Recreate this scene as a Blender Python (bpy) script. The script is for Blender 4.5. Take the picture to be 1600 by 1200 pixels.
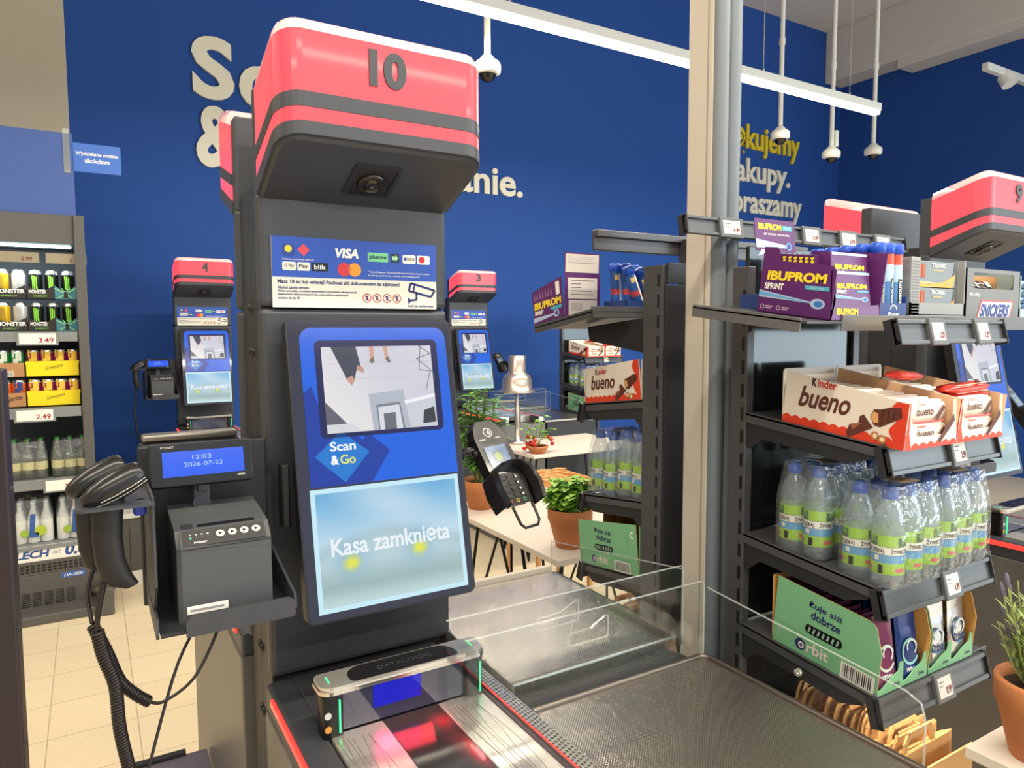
import bpy, bmesh, math, random
from mathutils import Vector, Matrix
from mathutils.geometry import tessellate_polygon
random.seed(7)
for o in list(bpy.data.objects): bpy.data.objects.remove(o)
S = bpy.context.scene
COL = S.collection
PI = math.pi
# ------------------------------------------------------------------ camera
def cam_axes(yaw, pit, rol):
    f = Vector((math.sin(yaw)*math.cos(pit), math.cos(yaw)*math.cos(pit), -math.sin(pit)))
    r = Vector((math.cos(yaw), -math.sin(yaw), 0)); u = r.cross(f)
    c, s = math.cos(rol), math.sin(rol)
    return c*r+s*u, -s*r+c*u, f
cr, cu, cf = cam_axes(math.radians(30.86), math.radians(4.303), math.radians(-.209))
cam = bpy.data.cameras.new('camera'); co = bpy.data.objects.new('camera', cam); COL.objects.link(co)
mw = Matrix.Identity(4)
for i in range(3):
    mw[i][0] = cr[i]; mw[i][1] = cu[i]; mw[i][2] = -cf[i]
mw[2][3] = 1.55
co.matrix_world = mw
cam.sensor_width = 36; cam.lens = 36*1105.3/1600; cam.clip_start = .02; cam.clip_end = 100
S.camera = co
# ------------------------------------------------------------------ light
S.view_settings.view_transform = 'Standard'; S.view_settings.look = 'None'
S.view_settings.exposure = 0.0; S.cycles.transparent_max_bounces = 32; S.view_settings.gamma = 1.0; S.view_settings.use_curve_mapping = False
wd = bpy.data.worlds.new('daylight'); S.world = wd; wd.use_nodes = True
wn = wd.node_tree.nodes; wn['Background'].inputs[0].default_value = (.88, .97, 1.0, 1); wn['Background'].inputs[1].default_value = .95
def area(name, loc, sx, sy, power, col, rot=(0, 0, 0)):
    l = bpy.data.lights.new(name, 'AREA'); l.shape = 'RECTANGLE'; l.size = sx; l.size_y = sy; l.energy = power; l.color = col
    o = bpy.data.objects.new(name, l); COL.objects.link(o); o.location = loc; o.rotation_euler = rot
    return o
WARM = (1.0, .89, .72)
for y, p in ((-2.2, 150), (.2, 165)):
    area('ceiling_line_light', (1.6, y, 3.25), 7.0, .10, p, WARM)
area('ceiling_line_light', (-2.2, 2.6, 3.25), 2.5, .10, 55, WARM)
d = Vector((1.6, 1.6, 1.2))-Vector((8.5, -5.5, 2.3))
area('cooler_tube_light', (-.62, 4.64, 2.0), 1.1, .03, 6, (.85, .97, 1), (math.radians(18), 0, 0))
area('shopfront_window_daylight', (8.5, -5.5, 2.3), 6.0, 3.0, 330, (.84, .95, 1.0), d.to_track_quat('-Z', 'Y').to_euler())
area('ceiling_line_light', (2.75, 3.36, 3.19), 5.0, .05, 120, WARM)
# ------------------------------------------------------------------ materials
def lin(c):
    return tuple((x/255/12.92 if x/255 <= .04045 else ((x/255+.055)/1.055)**2.4) for x in c)
MATS = {}
def mat(key, rgb=(128,128,128), rough=.5, metal=0., emit=0., ergb=None, alpha=1., trans=0., coat=0., ior=1.45, noise=0., nscale=40, bump=None, spec=.5):
    if key in MATS: return MATS[key]
    m = bpy.data.materials.new(key); m.use_nodes = True
    nt = m.node_tree; b = nt.nodes['Principled BSDF']
    c = lin(rgb)
    b.inputs['Base Color'].default_value = (*c, 1); b.inputs['Roughness'].default_value = rough
    b.inputs['Metallic'].default_value = metal; b.inputs['IOR'].default_value = ior
    b.inputs['Coat Weight'].default_value = coat; b.inputs['Coat Roughness'].default_value = .05
    b.inputs['Transmission Weight'].default_value = trans; b.inputs['Alpha'].default_value = alpha
    if emit:
        b.inputs['Emission Color'].default_value = (*lin(ergb or rgb), 1); b.inputs['Emission Strength'].default_value = emit
    if noise:
        tc = nt.nodes.new('ShaderNodeTexCoord'); n = nt.nodes.new('ShaderNodeTexNoise'); n.inputs['Scale'].default_value = nscale
        nt.links.new(tc.outputs['Object'], n.inputs['Vector'])
        r = nt.nodes.new('ShaderNodeMapRange'); r.inputs['To Min'].default_value = 1-noise; r.inputs['To Max'].default_value = 1+noise
        nt.links.new(n.outputs['Fac'], r.inputs['Value'])
        mx = nt.nodes.new('ShaderNodeVectorMath'); mx.operation = 'SCALE'; mx.inputs[0].default_value = c
        nt.links.new(r.outputs['Result'], mx.inputs['Scale']); nt.links.new(mx.outputs[0], b.inputs['Base Color'])
    if bump == 'linen':
        tc = nt.nodes.new('ShaderNodeTexCoord')
        hs = []
        for ax in ((1, 0, 0), (0, 1, 0)):
            d = nt.nodes.new('ShaderNodeVectorMath'); d.operation = 'DOT_PRODUCT'; d.inputs[1].default_value = ax
            nt.links.new(tc.outputs['Object'], d.inputs[0])
            k = nt.nodes.new('ShaderNodeMath'); k.operation = 'MULTIPLY'; k.inputs[1].default_value = 2*PI/.0055
            nt.links.new(d.outputs['Value'], k.inputs[0])
            s = nt.nodes.new('ShaderNodeMath'); s.operation = 'SINE'; nt.links.new(k.outputs[0], s.inputs[0]); hs.append(s)
        mu = nt.nodes.new('ShaderNodeMath'); mu.operation = 'MULTIPLY'
        nt.links.new(hs[0].outputs[0], mu.inputs[0]); nt.links.new(hs[1].outputs[0], mu.inputs[1])
        bp = nt.nodes.new('ShaderNodeBump'); bp.inputs['Strength'].default_value = .35; bp.inputs['Distance'].default_value = .0006
        nt.links.new(mu.outputs[0], bp.inputs['Height']); nt.links.new(bp.outputs[0], b.inputs['Normal'])
    if bump == 'fine':
        tc = nt.nodes.new('ShaderNodeTexCoord'); n = nt.nodes.new('ShaderNodeTexNoise'); n.inputs['Scale'].default_value = 900
        nt.links.new(tc.outputs['Object'], n.inputs['Vector'])
        bp = nt.nodes.new('ShaderNodeBump'); bp.inputs['Strength'].default_value = .12; bp.inputs['Distance'].default_value = .0005
        nt.links.new(n.outputs['Fac'], bp.inputs['Height']); nt.links.new(bp.outputs[0], b.inputs['Normal'])
    b.inputs['Specular IOR Level'].default_value = spec
    MATS[key] = m
    return m
def vcmat(key, strength):
    if key in MATS: return MATS[key]
    m = bpy.data.materials.new(key); m.use_nodes = True; nt = m.node_tree; b = nt.nodes['Principled BSDF']
    a = nt.nodes.new('ShaderNodeAttribute'); a.attribute_name = 'Picture'
    nt.links.new(a.outputs['Color'], b.inputs['Emission Color']); b.inputs['Emission Strength'].default_value = strength
    b.inputs['Base Color'].default_value = (.02, .02, .02, 1); b.inputs['Roughness'].default_value = .12
    MATS[key] = m
    return m
def paint(rgb, rough=.55):          # a printed or plain flat colour
    return mat('print_%d_%d_%d' % tuple(rgb), rgb, rough)
def lit(rgb, e=1.0):                # a colour shown by a lit screen
    return mat('screen_%d_%d_%d' % tuple(rgb), (8, 8, 10), .15, emit=e, ergb=rgb)
GRAPH = mat('graphite_powder_coat', (66, 68, 74), .42, .2, noise=.05, nscale=60, bump='fine')
DARK = mat('dark_powder_coat', (46, 47, 51), .45, .2, noise=.05, bump='fine')
BLACK = mat('black_plastic', (20, 20, 22), .35, noise=.05)
GLOSSB = mat('gloss_black', (10, 10, 13), .08, coat=.5)
RACK = mat('rack_grey', (84, 84, 88), .36, .3, noise=.04, bump='fine')
RACKG = mat('rack_gloss_panel', (66, 70, 72), .10, .8)
STEEL = mat('linen_steel', (176, 170, 163), .25, .93, bump='linen')
STEELB = mat('brushed_steel', (206, 202, 194), .27, .75, noise=.04, nscale=200)
CHROME = mat('chrome', (206, 200, 194), .16, 1.)
RED = mat('red_lit_acrylic', (92, 22, 30), .3, emit=.98, ergb=(255, 86, 98), coat=.12)
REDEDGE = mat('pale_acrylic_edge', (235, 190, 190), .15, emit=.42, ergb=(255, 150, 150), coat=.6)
REDSTRIP = mat('red_led_strip', (200, 40, 40), .2, emit=1.6, ergb=(255, 58, 50))
REDHOT = mat('red_scan_light', (255, 60, 60), .2, emit=2.6, ergb=(255, 40, 45))
GREENLED = mat('green_led', (60, 200, 140), .3, emit=1.1, ergb=(70, 225, 150))
WHITE = paint((236, 234, 228))
CREAM = mat('cream_card', (226, 206, 178), .6)
LITW = mat('led_diffuser', (255, 250, 225), .4, emit=14, ergb=(255, 246, 214))
def schlick(nt, base, gain):          # reflectance that is the same on both faces of a thin sheet
    lw = nt.nodes.new('ShaderNodeLayerWeight'); lw.inputs[0].default_value = .5
    pw = nt.nodes.new('ShaderNodeMath'); pw.operation = 'POWER'; pw.inputs[1].default_value = 5; nt.links.new(lw.outputs['Facing'], pw.inputs[0])
    ma = nt.nodes.new('ShaderNodeMath'); ma.operation = 'MULTIPLY_ADD'; ma.inputs[1].default_value = gain; ma.inputs[2].default_value = base; nt.links.new(pw.outputs[0], ma.inputs[0])
    return ma.outputs[0]
def glassmat():
    m = bpy.data.materials.new('clear_acrylic'); m.use_nodes = True; nt = m.node_tree
    nt.nodes.remove(nt.nodes['Principled BSDF'])
    t = nt.nodes.new('ShaderNodeBsdfTransparent'); t.inputs[0].default_value = (.955, .965, .96, 1)
    g = nt.nodes.new('ShaderNodeBsdfGlossy'); g.inputs['Roughness'].default_value = .02
    mx = nt.nodes.new('ShaderNodeMixShader'); nt.links.new(schlick(nt, .025, .7), mx.inputs[0])
    nt.links.new(t.outputs[0], mx.inputs[1]); nt.links.new(g.outputs[0], mx.inputs[2])
    nt.links.new(mx.outputs[0], nt.nodes['Material Output'].inputs[0])
    return m
GLASS = glassmat()
GEDGE = mat('acrylic_edge', (205, 212, 210), .1, alpha=.32, coat=.5)
def filmmat(key, rgb, tr, rough, wrinkle=0., gloss=.05):
    m = bpy.data.materials.new(key); m.use_nodes = True; nt = m.node_tree
    b = nt.nodes['Principled BSDF']; b.inputs['Base Color'].default_value = (*lin(rgb), 1); b.inputs['Roughness'].default_value = rough
    tc = nt.nodes.new('ShaderNodeTexCoord'); nz = nt.nodes.new('ShaderNodeTexNoise'); nz.inputs['Scale'].default_value = 38; nt.links.new(tc.outputs['Object'], nz.inputs['Vector'])
    bp = nt.nodes.new('ShaderNodeBump'); bp.inputs['Strength'].default_value = wrinkle; bp.inputs['Distance'].default_value = .012; nt.links.new(nz.outputs['Fac'], bp.inputs['Height'])
    g = nt.nodes.new('ShaderNodeBsdfGlossy'); g.inputs['Roughness'].default_value = rough; nt.links.new(bp.outputs[0], g.inputs['Normal'])
    t = nt.nodes.new('ShaderNodeBsdfTransparent'); t.inputs[0].default_value = (*[1-(1-x)*.12 for x in lin(rgb)], 1)
    mx = nt.nodes.new('ShaderNodeMixShader'); mx.inputs[0].default_value = 1-tr
    nt.links.new(t.outputs[0], mx.inputs[1]); nt.links.new(b.outputs[0], mx.inputs[2])
    m2 = nt.nodes.new('ShaderNodeMixShader'); nt.links.new(schlick(nt, gloss, .6), m2.inputs[0]); nt.links.new(mx.outputs[0], m2.inputs[1]); nt.links.new(g.outputs[0], m2.inputs[2]); nt.links.new(m2.outputs[0], nt.nodes['Material Output'].inputs[0])
    return m
PET = filmmat('clear_bottle_plastic', (208, 230, 244), .82, .08, .25, .08)
FILM = filmmat('shrink_film', (238, 244, 248), .95, .10, .9, .10)
AMBERG = filmmat('dark_bottle_glass', (70, 82, 60), .25, .06)
# ------------------------------------------------------------------ mesh builder
GT = Matrix.Identity(4)
def place(dx=0, dy=0, dz=0, mirror_y=None):
    global GT
    GT = Matrix.Translation((dx, dy, dz))
    if mirror_y is not None:
        GT = GT @ Matrix.Translation((0, 2*mirror_y, 0)) @ Matrix.Diagonal((1, -1, 1, 1))
class F:                             # a local frame: u right, v up, n towards the viewer
    def __init__(s, o, u, v):
        s.o = Vector(o); s.u = Vector(u).normalized(); v = Vector(v); s.v = (v-s.u*s.u.dot(v)).normalized(); s.n = s.u.cross(s.v)
    def p(s, a, b, n=0.): return s.o+s.u*a+s.v*b+s.n*n
W = F((0, 0, 0), (1, 0, 0), (0, 1, 0))
def front(x, y, z): return F((x, y, z), (1, 0, 0), (0, 0, 1))
def side(x, y, z, tilt=0.): return F((x, y, z), (0, -1, tilt), (0, 0, 1))
TXT = {}
def text2d(s, bold):
    bold = min(bold, .045 if s.upper() == s else .022)
    k = (s, bold)
    if k in TXT: return TXT[k]
    c = bpy.data.curves.new('t', 'FONT'); c.body = s; c.offset = bold; c.resolution_u = 4; c.fill_mode = 'FRONT'; c.space_line = .82
    o = bpy.data.objects.new('t', c); COL.objects.link(o)
    dg = bpy.context.evaluated_depsgraph_get(); e = o.evaluated_get(dg); me = e.to_mesh()
    v = [(q.co.x, q.co.y) for q in me.vertices]; f = [tuple(q.vertices) for q in me.polygons]
    e.to_mesh_clear(); bpy.data.objects.remove(o); bpy.data.curves.remove(c)
    x0 = min(a for a, b in v); x1 = max(a for a, b in v); y0 = min(b for a, b in v); y1 = max(b for a, b in v)
    v = [((a-x0)/(x1-x0), (b-y0)/(y1-y0)) for a, b in v]
    TXT[k] = (v, f, (x1-x0)/(y1-y0))
    return TXT[k]
def arc(cx, cy, r, a0, a1, n=8, ry=None):
    ry = r if ry is None else ry
    return [(cx+r*math.cos(math.radians(a0+(a1-a0)*i/n)), cy+ry*math.sin(math.radians(a0+(a1-a0)*i/n))) for i in range(n+1)]
def rrect(a0, b0, a1, b1, r, n=5):
    if not isinstance(r, (tuple, list)): r = (r,)*4          # bottom-left, bottom-right, top-right, top-left
    P = []
    for (cx, cy, st, q) in ((a0+r[0], b0+r[0], 180, r[0]), (a1-r[1], b0+r[1], 270, r[1]), (a1-r[2], b1-r[2], 0, r[2]), (a0+r[3], b1-r[3], 90, r[3])):
        P += arc(cx, cy, q, st, st+90, n) if q > 0 else [(cx, cy)]
    return P
class MB:
    def __init__(s): s.v = []; s.f = []; s.mi = []; s.sm = []; s.ms = []; s.col = None
    def slot(s, m):
        if m not in s.ms: s.ms.append(m)
        return s.ms.index(m)
    def add(s, vs, fs, m, smooth=False):
        b = len(s.v); flip = GT.determinant() < 0; k = s.slot(m)
        s.v += [GT @ Vector(p) for p in vs]
        for f in fs:
            f = [b+i for i in f]
            s.f.append(f[::-1] if flip else f); s.mi.append(k); s.sm.append(smooth)
        return s
    def box(s, x0, x1, y0, y1, z0, z1, m, bev=0., fr=W, seg=2):
        if bev <= 0:
            P = [fr.p(x, y, z) for z in (z0, z1) for y in (y0, y1) for x in (x0, x1)]
            return s.add(P, [(0,2,3,1), (4,5,7,6), (0,1,5,4), (2,6,7,3), (0,4,6,2), (1,3,7,5)], m)
        bm = bmesh.new(); bmesh.ops.create_cube(bm, size=1)
        for q in bm.verts: q.co = Vector(((x0+x1)/2+q.co.x*(x1-x0), (y0+y1)/2+q.co.y*(y1-y0), (z0+z1)/2+q.co.z*(z1-z0)))
        bmesh.ops.bevel(bm, geom=list(bm.edges), offset=bev, segments=seg, profile=.5, affect='EDGES')
        bm.verts.index_update()
        s.add([fr.p(*q.co) for q in bm.verts], [[q.index for q in f.verts] for f in bm.faces], m, seg > 2); bm.free()
        return s
    def flat(s, fr, vs, fs, m, n0=.0004, depth=0., back=False):
        def area2(f): return sum(vs[f[i]][0]*vs[f[(i+1) % len(f)]][1]-vs[f[(i+1) % len(f)]][0]*vs[f[i]][1] for i in range(len(f)))
        fs = [tuple(f) if area2(f) > 0 else tuple(f)[::-1] for f in fs if abs(area2(f)) > 1e-14]
        s.add([fr.p(a, b, n0+depth) for a, b in vs], fs, m)
        if depth:
            ed = {}
            for f in fs:
                for i in range(len(f)):
                    e = (f[i], f[(i+1) % len(f)])
                    ed[e] = 1
            bd = [e for e in ed if (e[1], e[0]) not in ed]
            N = len(vs)
            s.add([fr.p(a, b, n0+depth) for a, b in vs]+[fr.p(a, b, n0) for a, b in vs], [(b, a, a+N, b+N) for a, b in bd], m)
            if back: s.add([fr.p(a, b, n0) for a, b in vs], [f[::-1] for f in fs], m)
        return s
    def poly(s, fr, pts, m, n0=.0004, depth=0., holes=(), back=True):
        L = [[Vector((a, b, 0)) for a, b in pts]]+[[Vector((a, b, 0)) for a, b in h] for h in holes]
        allp = list(pts)+[q for h in holes for q in h]
        return s.flat(fr, allp, [tuple(t) for t in tessellate_polygon(L)], m, n0, depth, back)
    def rect(s, fr, a0, b0, a1, b1, m, n0=.0004, depth=0.):
        return s.flat(fr, [(a0, b0), (a1, b0), (a1, b1), (a0, b1)], [(0, 1, 2, 3)], m, n0, depth, True)
    def disc(s, fr, a, b, r, m, n0=.0004, depth=0., ry=None, n=20):
        P = arc(a, b, r, 0, 360, n, ry)[:-1]
        return s.flat(fr, P, [tuple(range(n))], m, n0, depth, True)
    def ring(s, fr, a, b, r0, r1, m, n0=.0004, n=24, a0=0, a1=360):
        P = arc(a, b, r0, a0, a1, n)+arc(a, b, r1, a0, a1, n); k = n+1
        return s.flat(fr, P, [(i, i+1, k+i+1, k+i) for i in range(n)], m, n0)
    def line(s, fr, pts, w, m, n0=.0004):
        for (a, b), (c, d) in zip(pts, pts[1:]):
            l = math.hypot(c-a, d-b) or 1; x = -(d-b)/l*w/2; y = (c-a)/l*w/2
            s.flat(fr, [(a+x, b+y), (a-x, b-y), (c-x, d-y), (c+x, d+y)], [(0, 1, 2, 3)], m, n0)
        return s
    def text(s, fr, t, a, b, w, h, m, n0=.0006, depth=0., bold=.02, slant=0., rise=0.):
        v, f, asp = text2d(t, bold)
        if w is None: w = h*asp
        return s.flat(fr, [(a+x*w+slant*y*h, b+y*h+rise*x*w) for x, y in v], f, m, n0, depth)
    def vtext(s, fr, t, a, b, w, h, m, n0=.0006, bold=.02):     # reads upwards; w is the strip's width, h its length
        v, f, asp = text2d(t, bold)
        return s.flat(fr, [(a+(1-y)*w, b+x*h) for x, y in v], f, m, n0)
    def lathe(s, c, prof, m, seg=20, axis=(0, 0, 1), smooth=True, cap=True, sweep=(0, 360)):
        ax = Vector(axis).normalized(); t = Vector((1, 0, 0)) if abs(ax.x) < .9 else Vector((0, 1, 0))
        u = (t-ax*ax.dot(t)).normalized(); w = ax.cross(u); c = Vector(c)
        full = sweep == (0, 360); ns = seg if full else seg+1; P = []
        for r, z in prof:
            for i in range(ns):
                a = math.radians(sweep[0]+(sweep[1]-sweep[0])*i/seg); P.append(c+ax*z+(u*math.cos(a)+w*math.sin(a))*r)
        fs = []
        for j in range(len(prof)-1):
            for i in range(seg):
                k = (i+1) % ns; fs.append((j*ns+i, j*ns+k, (j+1)*ns+k, (j+1)*ns+i))
        s.add(P, fs, m, smooth)
        if cap and full:
            if prof[0][0] > 1e-5: s.add(P[:ns], [tuple(range(ns))[::-1]], m)
            if prof[-1][0] > 1e-5: s.add(P[-ns:], [tuple(range(ns))], m)
        return s
    def cyl(s, p0, p1, r, m, seg=14, r1=None):
        p0 = Vector(p0); d = Vector(p1)-p0
        return s.lathe(p0, [(r, 0), (r if r1 is None else r1, d.length)], m, seg, d)
    def tube(s, path, r, m, seg=8, closed=False):
        P = [Vector(p) for p in path]; n = len(P); rings = []; last = None
        for i in range(n):
            if closed: t = P[(i+1) % n]-P[i-1]
            else: t = P[min(i+1, n-1)]-P[max(i-1, 0)]
            t.normalize()
            if last is None:
                a = Vector((0, 0, 1)) if abs(t.z) < .9 else Vector((1, 0, 0)); u = (a-t*t.dot(a)).normalized()
            else: u = (last-t*t.dot(last)).normalized()
            last = u; w = t.cross(u); rr = r[i] if isinstance(r, (list, tuple)) else r
            rings += [P[i]+(u*math.cos(2*PI*k/seg)+w*math.sin(2*PI*k/seg))*rr for k in range(seg)]
        fs = []
        for j in range(n if closed else n-1):
            for k in range(seg):
                a = j*seg; b = ((j+1) % n)*seg; q = (k+1) % seg; fs.append((a+k, a+q, b+q, b+k))
        s.add(rings, fs, m, True)
        if not closed: s.add(rings[:seg], [tuple(range(seg))[::-1]], m); s.add(rings[-seg:], [tuple(range(seg))], m)
        return s
    def loft(s, rings, m, smooth=True, caps=True):
        k = len(rings[0]); P = [p for r in rings for p in r]; fs = []
        for j in range(len(rings)-1):
            for i in range(k): q = (i+1) % k; fs.append((j*k+i, j*k+q, (j+1)*k+q, (j+1)*k+i))
        s.add(P, fs, m, smooth)
        if caps: s.add(rings[0], [tuple(range(k))[::-1]], m); s.add(rings[-1], [tuple(range(k))], m)
        return s
    def picture(s, fr, a0, b0, a1, b1, fn, nx, ny, m, n0=.0005):   # a lit picture: fn(x, y) gives sRGB, y up
        if s.col is None: s.col = {}
        for j in range(ny):
            for i in range(nx):
                q = [(a0+(a1-a0)*x/nx, b0+(b1-b0)*y/ny) for x, y in ((i, j), (i+1, j), (i+1, j+1), (i, j+1))]
                s.col[len(s.f)] = [lin(fn(x/nx, y/ny)) for x, y in ((i, j), (i+1, j), (i+1, j+1), (i, j+1))]
                s.add([fr.p(a, b, n0) for a, b in q], [(0, 1, 2, 3)], m)
        return s
    def build(s, name, parent=None, loc=None, **kw):
        me = bpy.data.meshes.new(name); o = bpy.data.objects.new(name, me); COL.objects.link(o)
        if parent is not None: o.parent = parent; L = ROOT[parent.name]; ROOT[o.name] = L
        else:
            if loc is None:
                xs = [p.x for p in s.v]; ys = [p.y for p in s.v]; loc = Vector(((min(xs)+max(xs))/2, (min(ys)+max(ys))/2, min(p.z for p in s.v)))
            else: loc = GT @ Vector(loc)
            L = loc; o.location = L; ROOT[o.name] = L
        me.from_pydata([p-L for p in s.v], [], s.f)
        for m in s.ms: me.materials.append(m)
        me.polygons.foreach_set('material_index', s.mi); me.polygons.foreach_set('use_smooth', s.sm)
        if s.col is not None:
            ca = me.color_attributes.new('Picture', 'FLOAT_COLOR', 'CORNER')
            for p in me.polygons:
                if p.index in s.col:
                    for li, c in zip(p.loop_indices, s.col[p.index]): ca.data[li].color = (*c, 1)
        me.update()
        for k, v in kw.items(): o[k] = v
        return o
ROOT = {}
def tag(o, label=None, cat=None, group=None, kind=None):
    for k, v in (('label', label), ('category', cat), ('group', group), ('kind', kind)):
        if v: o[k] = v
    return o
def thing(name, label, cat, loc, group=None):
    o = bpy.data.objects.new(name, None); COL.objects.link(o); o.empty_display_size = .05
    o.location = GT @ Vector(loc); ROOT[o.name] = GT @ Vector(loc)
    return tag(o, label, cat, group)
def copy_tree(o, d, label=None, group=None, parent=None):
    c = o.copy(); COL.objects.link(c)
    if parent is None:
        c.location = o.location+Vector(d); ROOT[c.name] = ROOT[o.name]+Vector(d)
        if label: c['label'] = label
        if group: c['group'] = group
    else: c.parent = parent; ROOT[c.name] = ROOT[parent.name]
    for ch in list(o.children): copy_tree(ch, d, parent=c)
    return c
def struct(o): o['kind'] = 'structure'; return o
# ------------------------------------------------------------------ the setting
WY = 5.75
def tilemat():
    m = bpy.data.materials.new('beige_floor_tiles'); m.use_nodes = True; nt = m.node_tree; b = nt.nodes['Principled BSDF']
    g = nt.nodes.new('ShaderNodeNewGeometry'); mp = nt.nodes.new('ShaderNodeMapping'); mp.inputs['Location'].default_value = (.197, -.13, 0)
    nt.links.new(g.outputs['Position'], mp.inputs['Vector'])
    br = nt.nodes.new('ShaderNodeTexBrick'); nt.links.new(mp.outputs[0], br.inputs['Vector'])
    br.offset = 0; br.inputs['Scale'].default_value = 1; br.inputs['Brick Width'].default_value = .305; br.inputs['Row Height'].default_value = .30
    br.inputs['Mortar Size'].default_value = .0022; br.inputs['Mortar Smooth'].default_value = .3
    br.inputs['Color1'].default_value = (*lin((222, 205, 172)), 1); br.inputs['Color2'].default_value = (*lin((226, 210, 178)), 1); br.inputs['Mortar'].default_value = (*lin((178, 160, 128)), 1)
    n = nt.nodes.new('ShaderNodeTexNoise'); n.inputs['Scale'].default_value = 55; nt.links.new(g.outputs['Position'], n.inputs['Vector'])
    r = nt.nodes.new('ShaderNodeMapRange'); r.inputs['From Min'].default_value = .28; r.inputs['From Max'].default_value = .38; r.inputs['To Min'].default_value = .9; r.inputs['To Max'].default_value = 1
    nt.links.new(n.outputs['Fac'], r.inputs['Value'])
    mx = nt.nodes.new('ShaderNodeVectorMath'); mx.operation = 'SCALE'; nt.links.new(br.outputs['Color'], mx.inputs[0]); nt.links.new(r.outputs[0], mx.inputs['Scale'])
    nt.links.new(mx.outputs[0], b.inputs['Base Color']); b.inputs['Roughness'].default_value = .32
    return m
BLUEW = mat('blue_wall_paint', (33, 76, 154), .65, noise=.03, nscale=8, spec=.3)
BEIGEW = mat('beige_wall_paint', (186, 176, 158), .6, noise=.02, nscale=8)
PLASTER = mat('white_plaster', (205, 202, 198), .7, noise=.02, nscale=10)
struct(MB().box(-3.4, 8.6, -3.5, 6, -.1, 0, tilemat()).build('floor'))
struct(MB().box(-3.4, 8.6, -3.5, 6, 5.2, 5.3, PLASTER).build('ceiling'))
struct(MB().box(-.05, 8.3, WY, WY+.15, 0, 5.2, BLUEW).build('wall_back'))
struct(MB().box(-3.4, -.05, WY, WY+.15, 0, 5.2, BEIGEW).build('wall_back'))
struct(MB().box(8.3, 8.45, 2.2, WY, 0, 5.2, BLUEW).build('wall_right'))
struct(MB().box(-3.4, -3.25, -3.5, WY, 0, 5.2, BEIGEW).build('wall_left'))
struct(MB().box(-.05, 8.3, WY-.015, WY, 0, .10, mat('dark_skirting', (70, 70, 74))).build('baseboard_back'))
struct(MB().box(7.97, 8.3, -3.5, WY, 4.59, 5.2, PLASTER, .01).box(8.0, 8.3, -3.5, WY-.9, 4.5, 4.6, PLASTER, .006).build('trim_1'))
# wall lettering
LW = paint((228, 224, 208)); LY = paint((214, 190, 40))
def letters(name, label, runs, y, m):
    mb = MB()
    for t, x0, x1, z0, z1 in runs:
        mb.text(front(x0, y, z0), t, 0, 0, x1-x0, z1-z0, m, n0=.002, depth=.022, bold=.035)
    return tag(mb.build(name), label, 'wall lettering', None)
letters('wall_lettering', 'big raised cream letters Sc high on the blue wall', [('S', .726, 1.018, 3.258, 3.712), ('c', 1.05, 1.33, 3.235, 3.56)], WY, LW)
letters('wall_lettering', 'big raised cream ampersand under the letters Sc on the blue wall', [('&', .737, 1.06, 2.765, 3.215)], WY, LW)
letters('wall_lettering', 'raised cream word ending nie with a full stop on the blue wall', [('anie.', 2.86, 3.548, 2.79, 3.03)], WY, LW)
letters('wall_lettering', 'raised yellow word Dziękujemy on the blue wall', [('Dziękujemy', 5.93, 7.50, 3.54, 3.90)], WY, LY)
letters('wall_lettering', 'raised cream words za zakupy below the yellow word', [('za zakupy.', 5.83, 7.337, 3.17, 3.52)], WY, LW)
letters('wall_lettering', 'raised cream word Zapraszamy, lowest line of wall lettering', [('Zapraszamy', 6.02, 7.565, 2.82, 3.17)], WY, LW)
# pendant line light
WHITEM = mat('white_metal', (222, 222, 218), .35)
t = thing('pendant_line_light', 'long white line light hanging in front of the blue wall', 'ceiling light', (2.8, 3.36, 3.2))
MB().box(.2, 5.31, 3.328, 3.392, 3.228, 3.285, WHITEM, .004).build('housing', t)
MB().box(.21, 5.30, 3.334, 3.386, 3.2, 3.23, LITW, .006).build('diffuser', t)
for x in (.6, 2.0, 3.4, 4.0, 4.95): MB().cyl((x, 3.36, 3.285), (x, 3.36, 5.2), .003, STEELB, 6).cyl((x, 3.36, 3.28), (x, 3.36, 3.31), .009, STEELB, 8).build('suspension_wire', t)
# dome cameras on rods
def dome(x, y, z, label, junction=False):
    t = thing('dome_camera', label, 'security camera', (x, y, z), 'dome cameras on white rods')
    MB().cyl((x, y, z+.09), (x, y, 5.2), .019, WHITEM, 10).cyl((x, y, z+.75), (x, y, z+.80), .025, WHITEM, 10).build('rod', t)
    h = MB().lathe((x, y, z), [(.055, .0), (.074, .01), (.076, .05), (.066, .066), (.04, .085), (.03, .10)], WHITEM, 22)
    if junction: h.box(x+.02, x+.06, y-.03, y+.03, z+.10, z+.24, WHITEM, .008)
    h.build('housing', t)
    MB().lathe((x, y, z), [(0, -.042), (.022, -.038), (.04, -.022), (.05, 0)], GLOSSB, 18).build('dome', t)
dome(1.98, 3.57, 2.98, 'white dome camera on a rod peeking out beside the red box numbered 10')
dome(4.92, 3.95, 3.10, 'white dome camera hanging in front of the yellow word, leftmost of the three')
dome(5.56, 3.93, 3.02, 'white dome camera with a junction box, middle one of the three on the right', True)
dome(6.16, 3.93, 3.12, 'white dome camera hanging at the right of three, clear of the wall letters')
t = thing('track_spotlight', 'white spotlight on a short ceiling track at the top right', 'spotlight', (7.55, 3.6, 3.95))
MB().box(7.35, 8.28, 3.57, 3.63, 3.98, 4.05, WHITEM, .006).build('track', t)
MB().cyl((7.72, 3.6, 3.99), (7.72, 3.55, 3.90), .07, WHITEM, 18).build('lamp_head', t)
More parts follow.
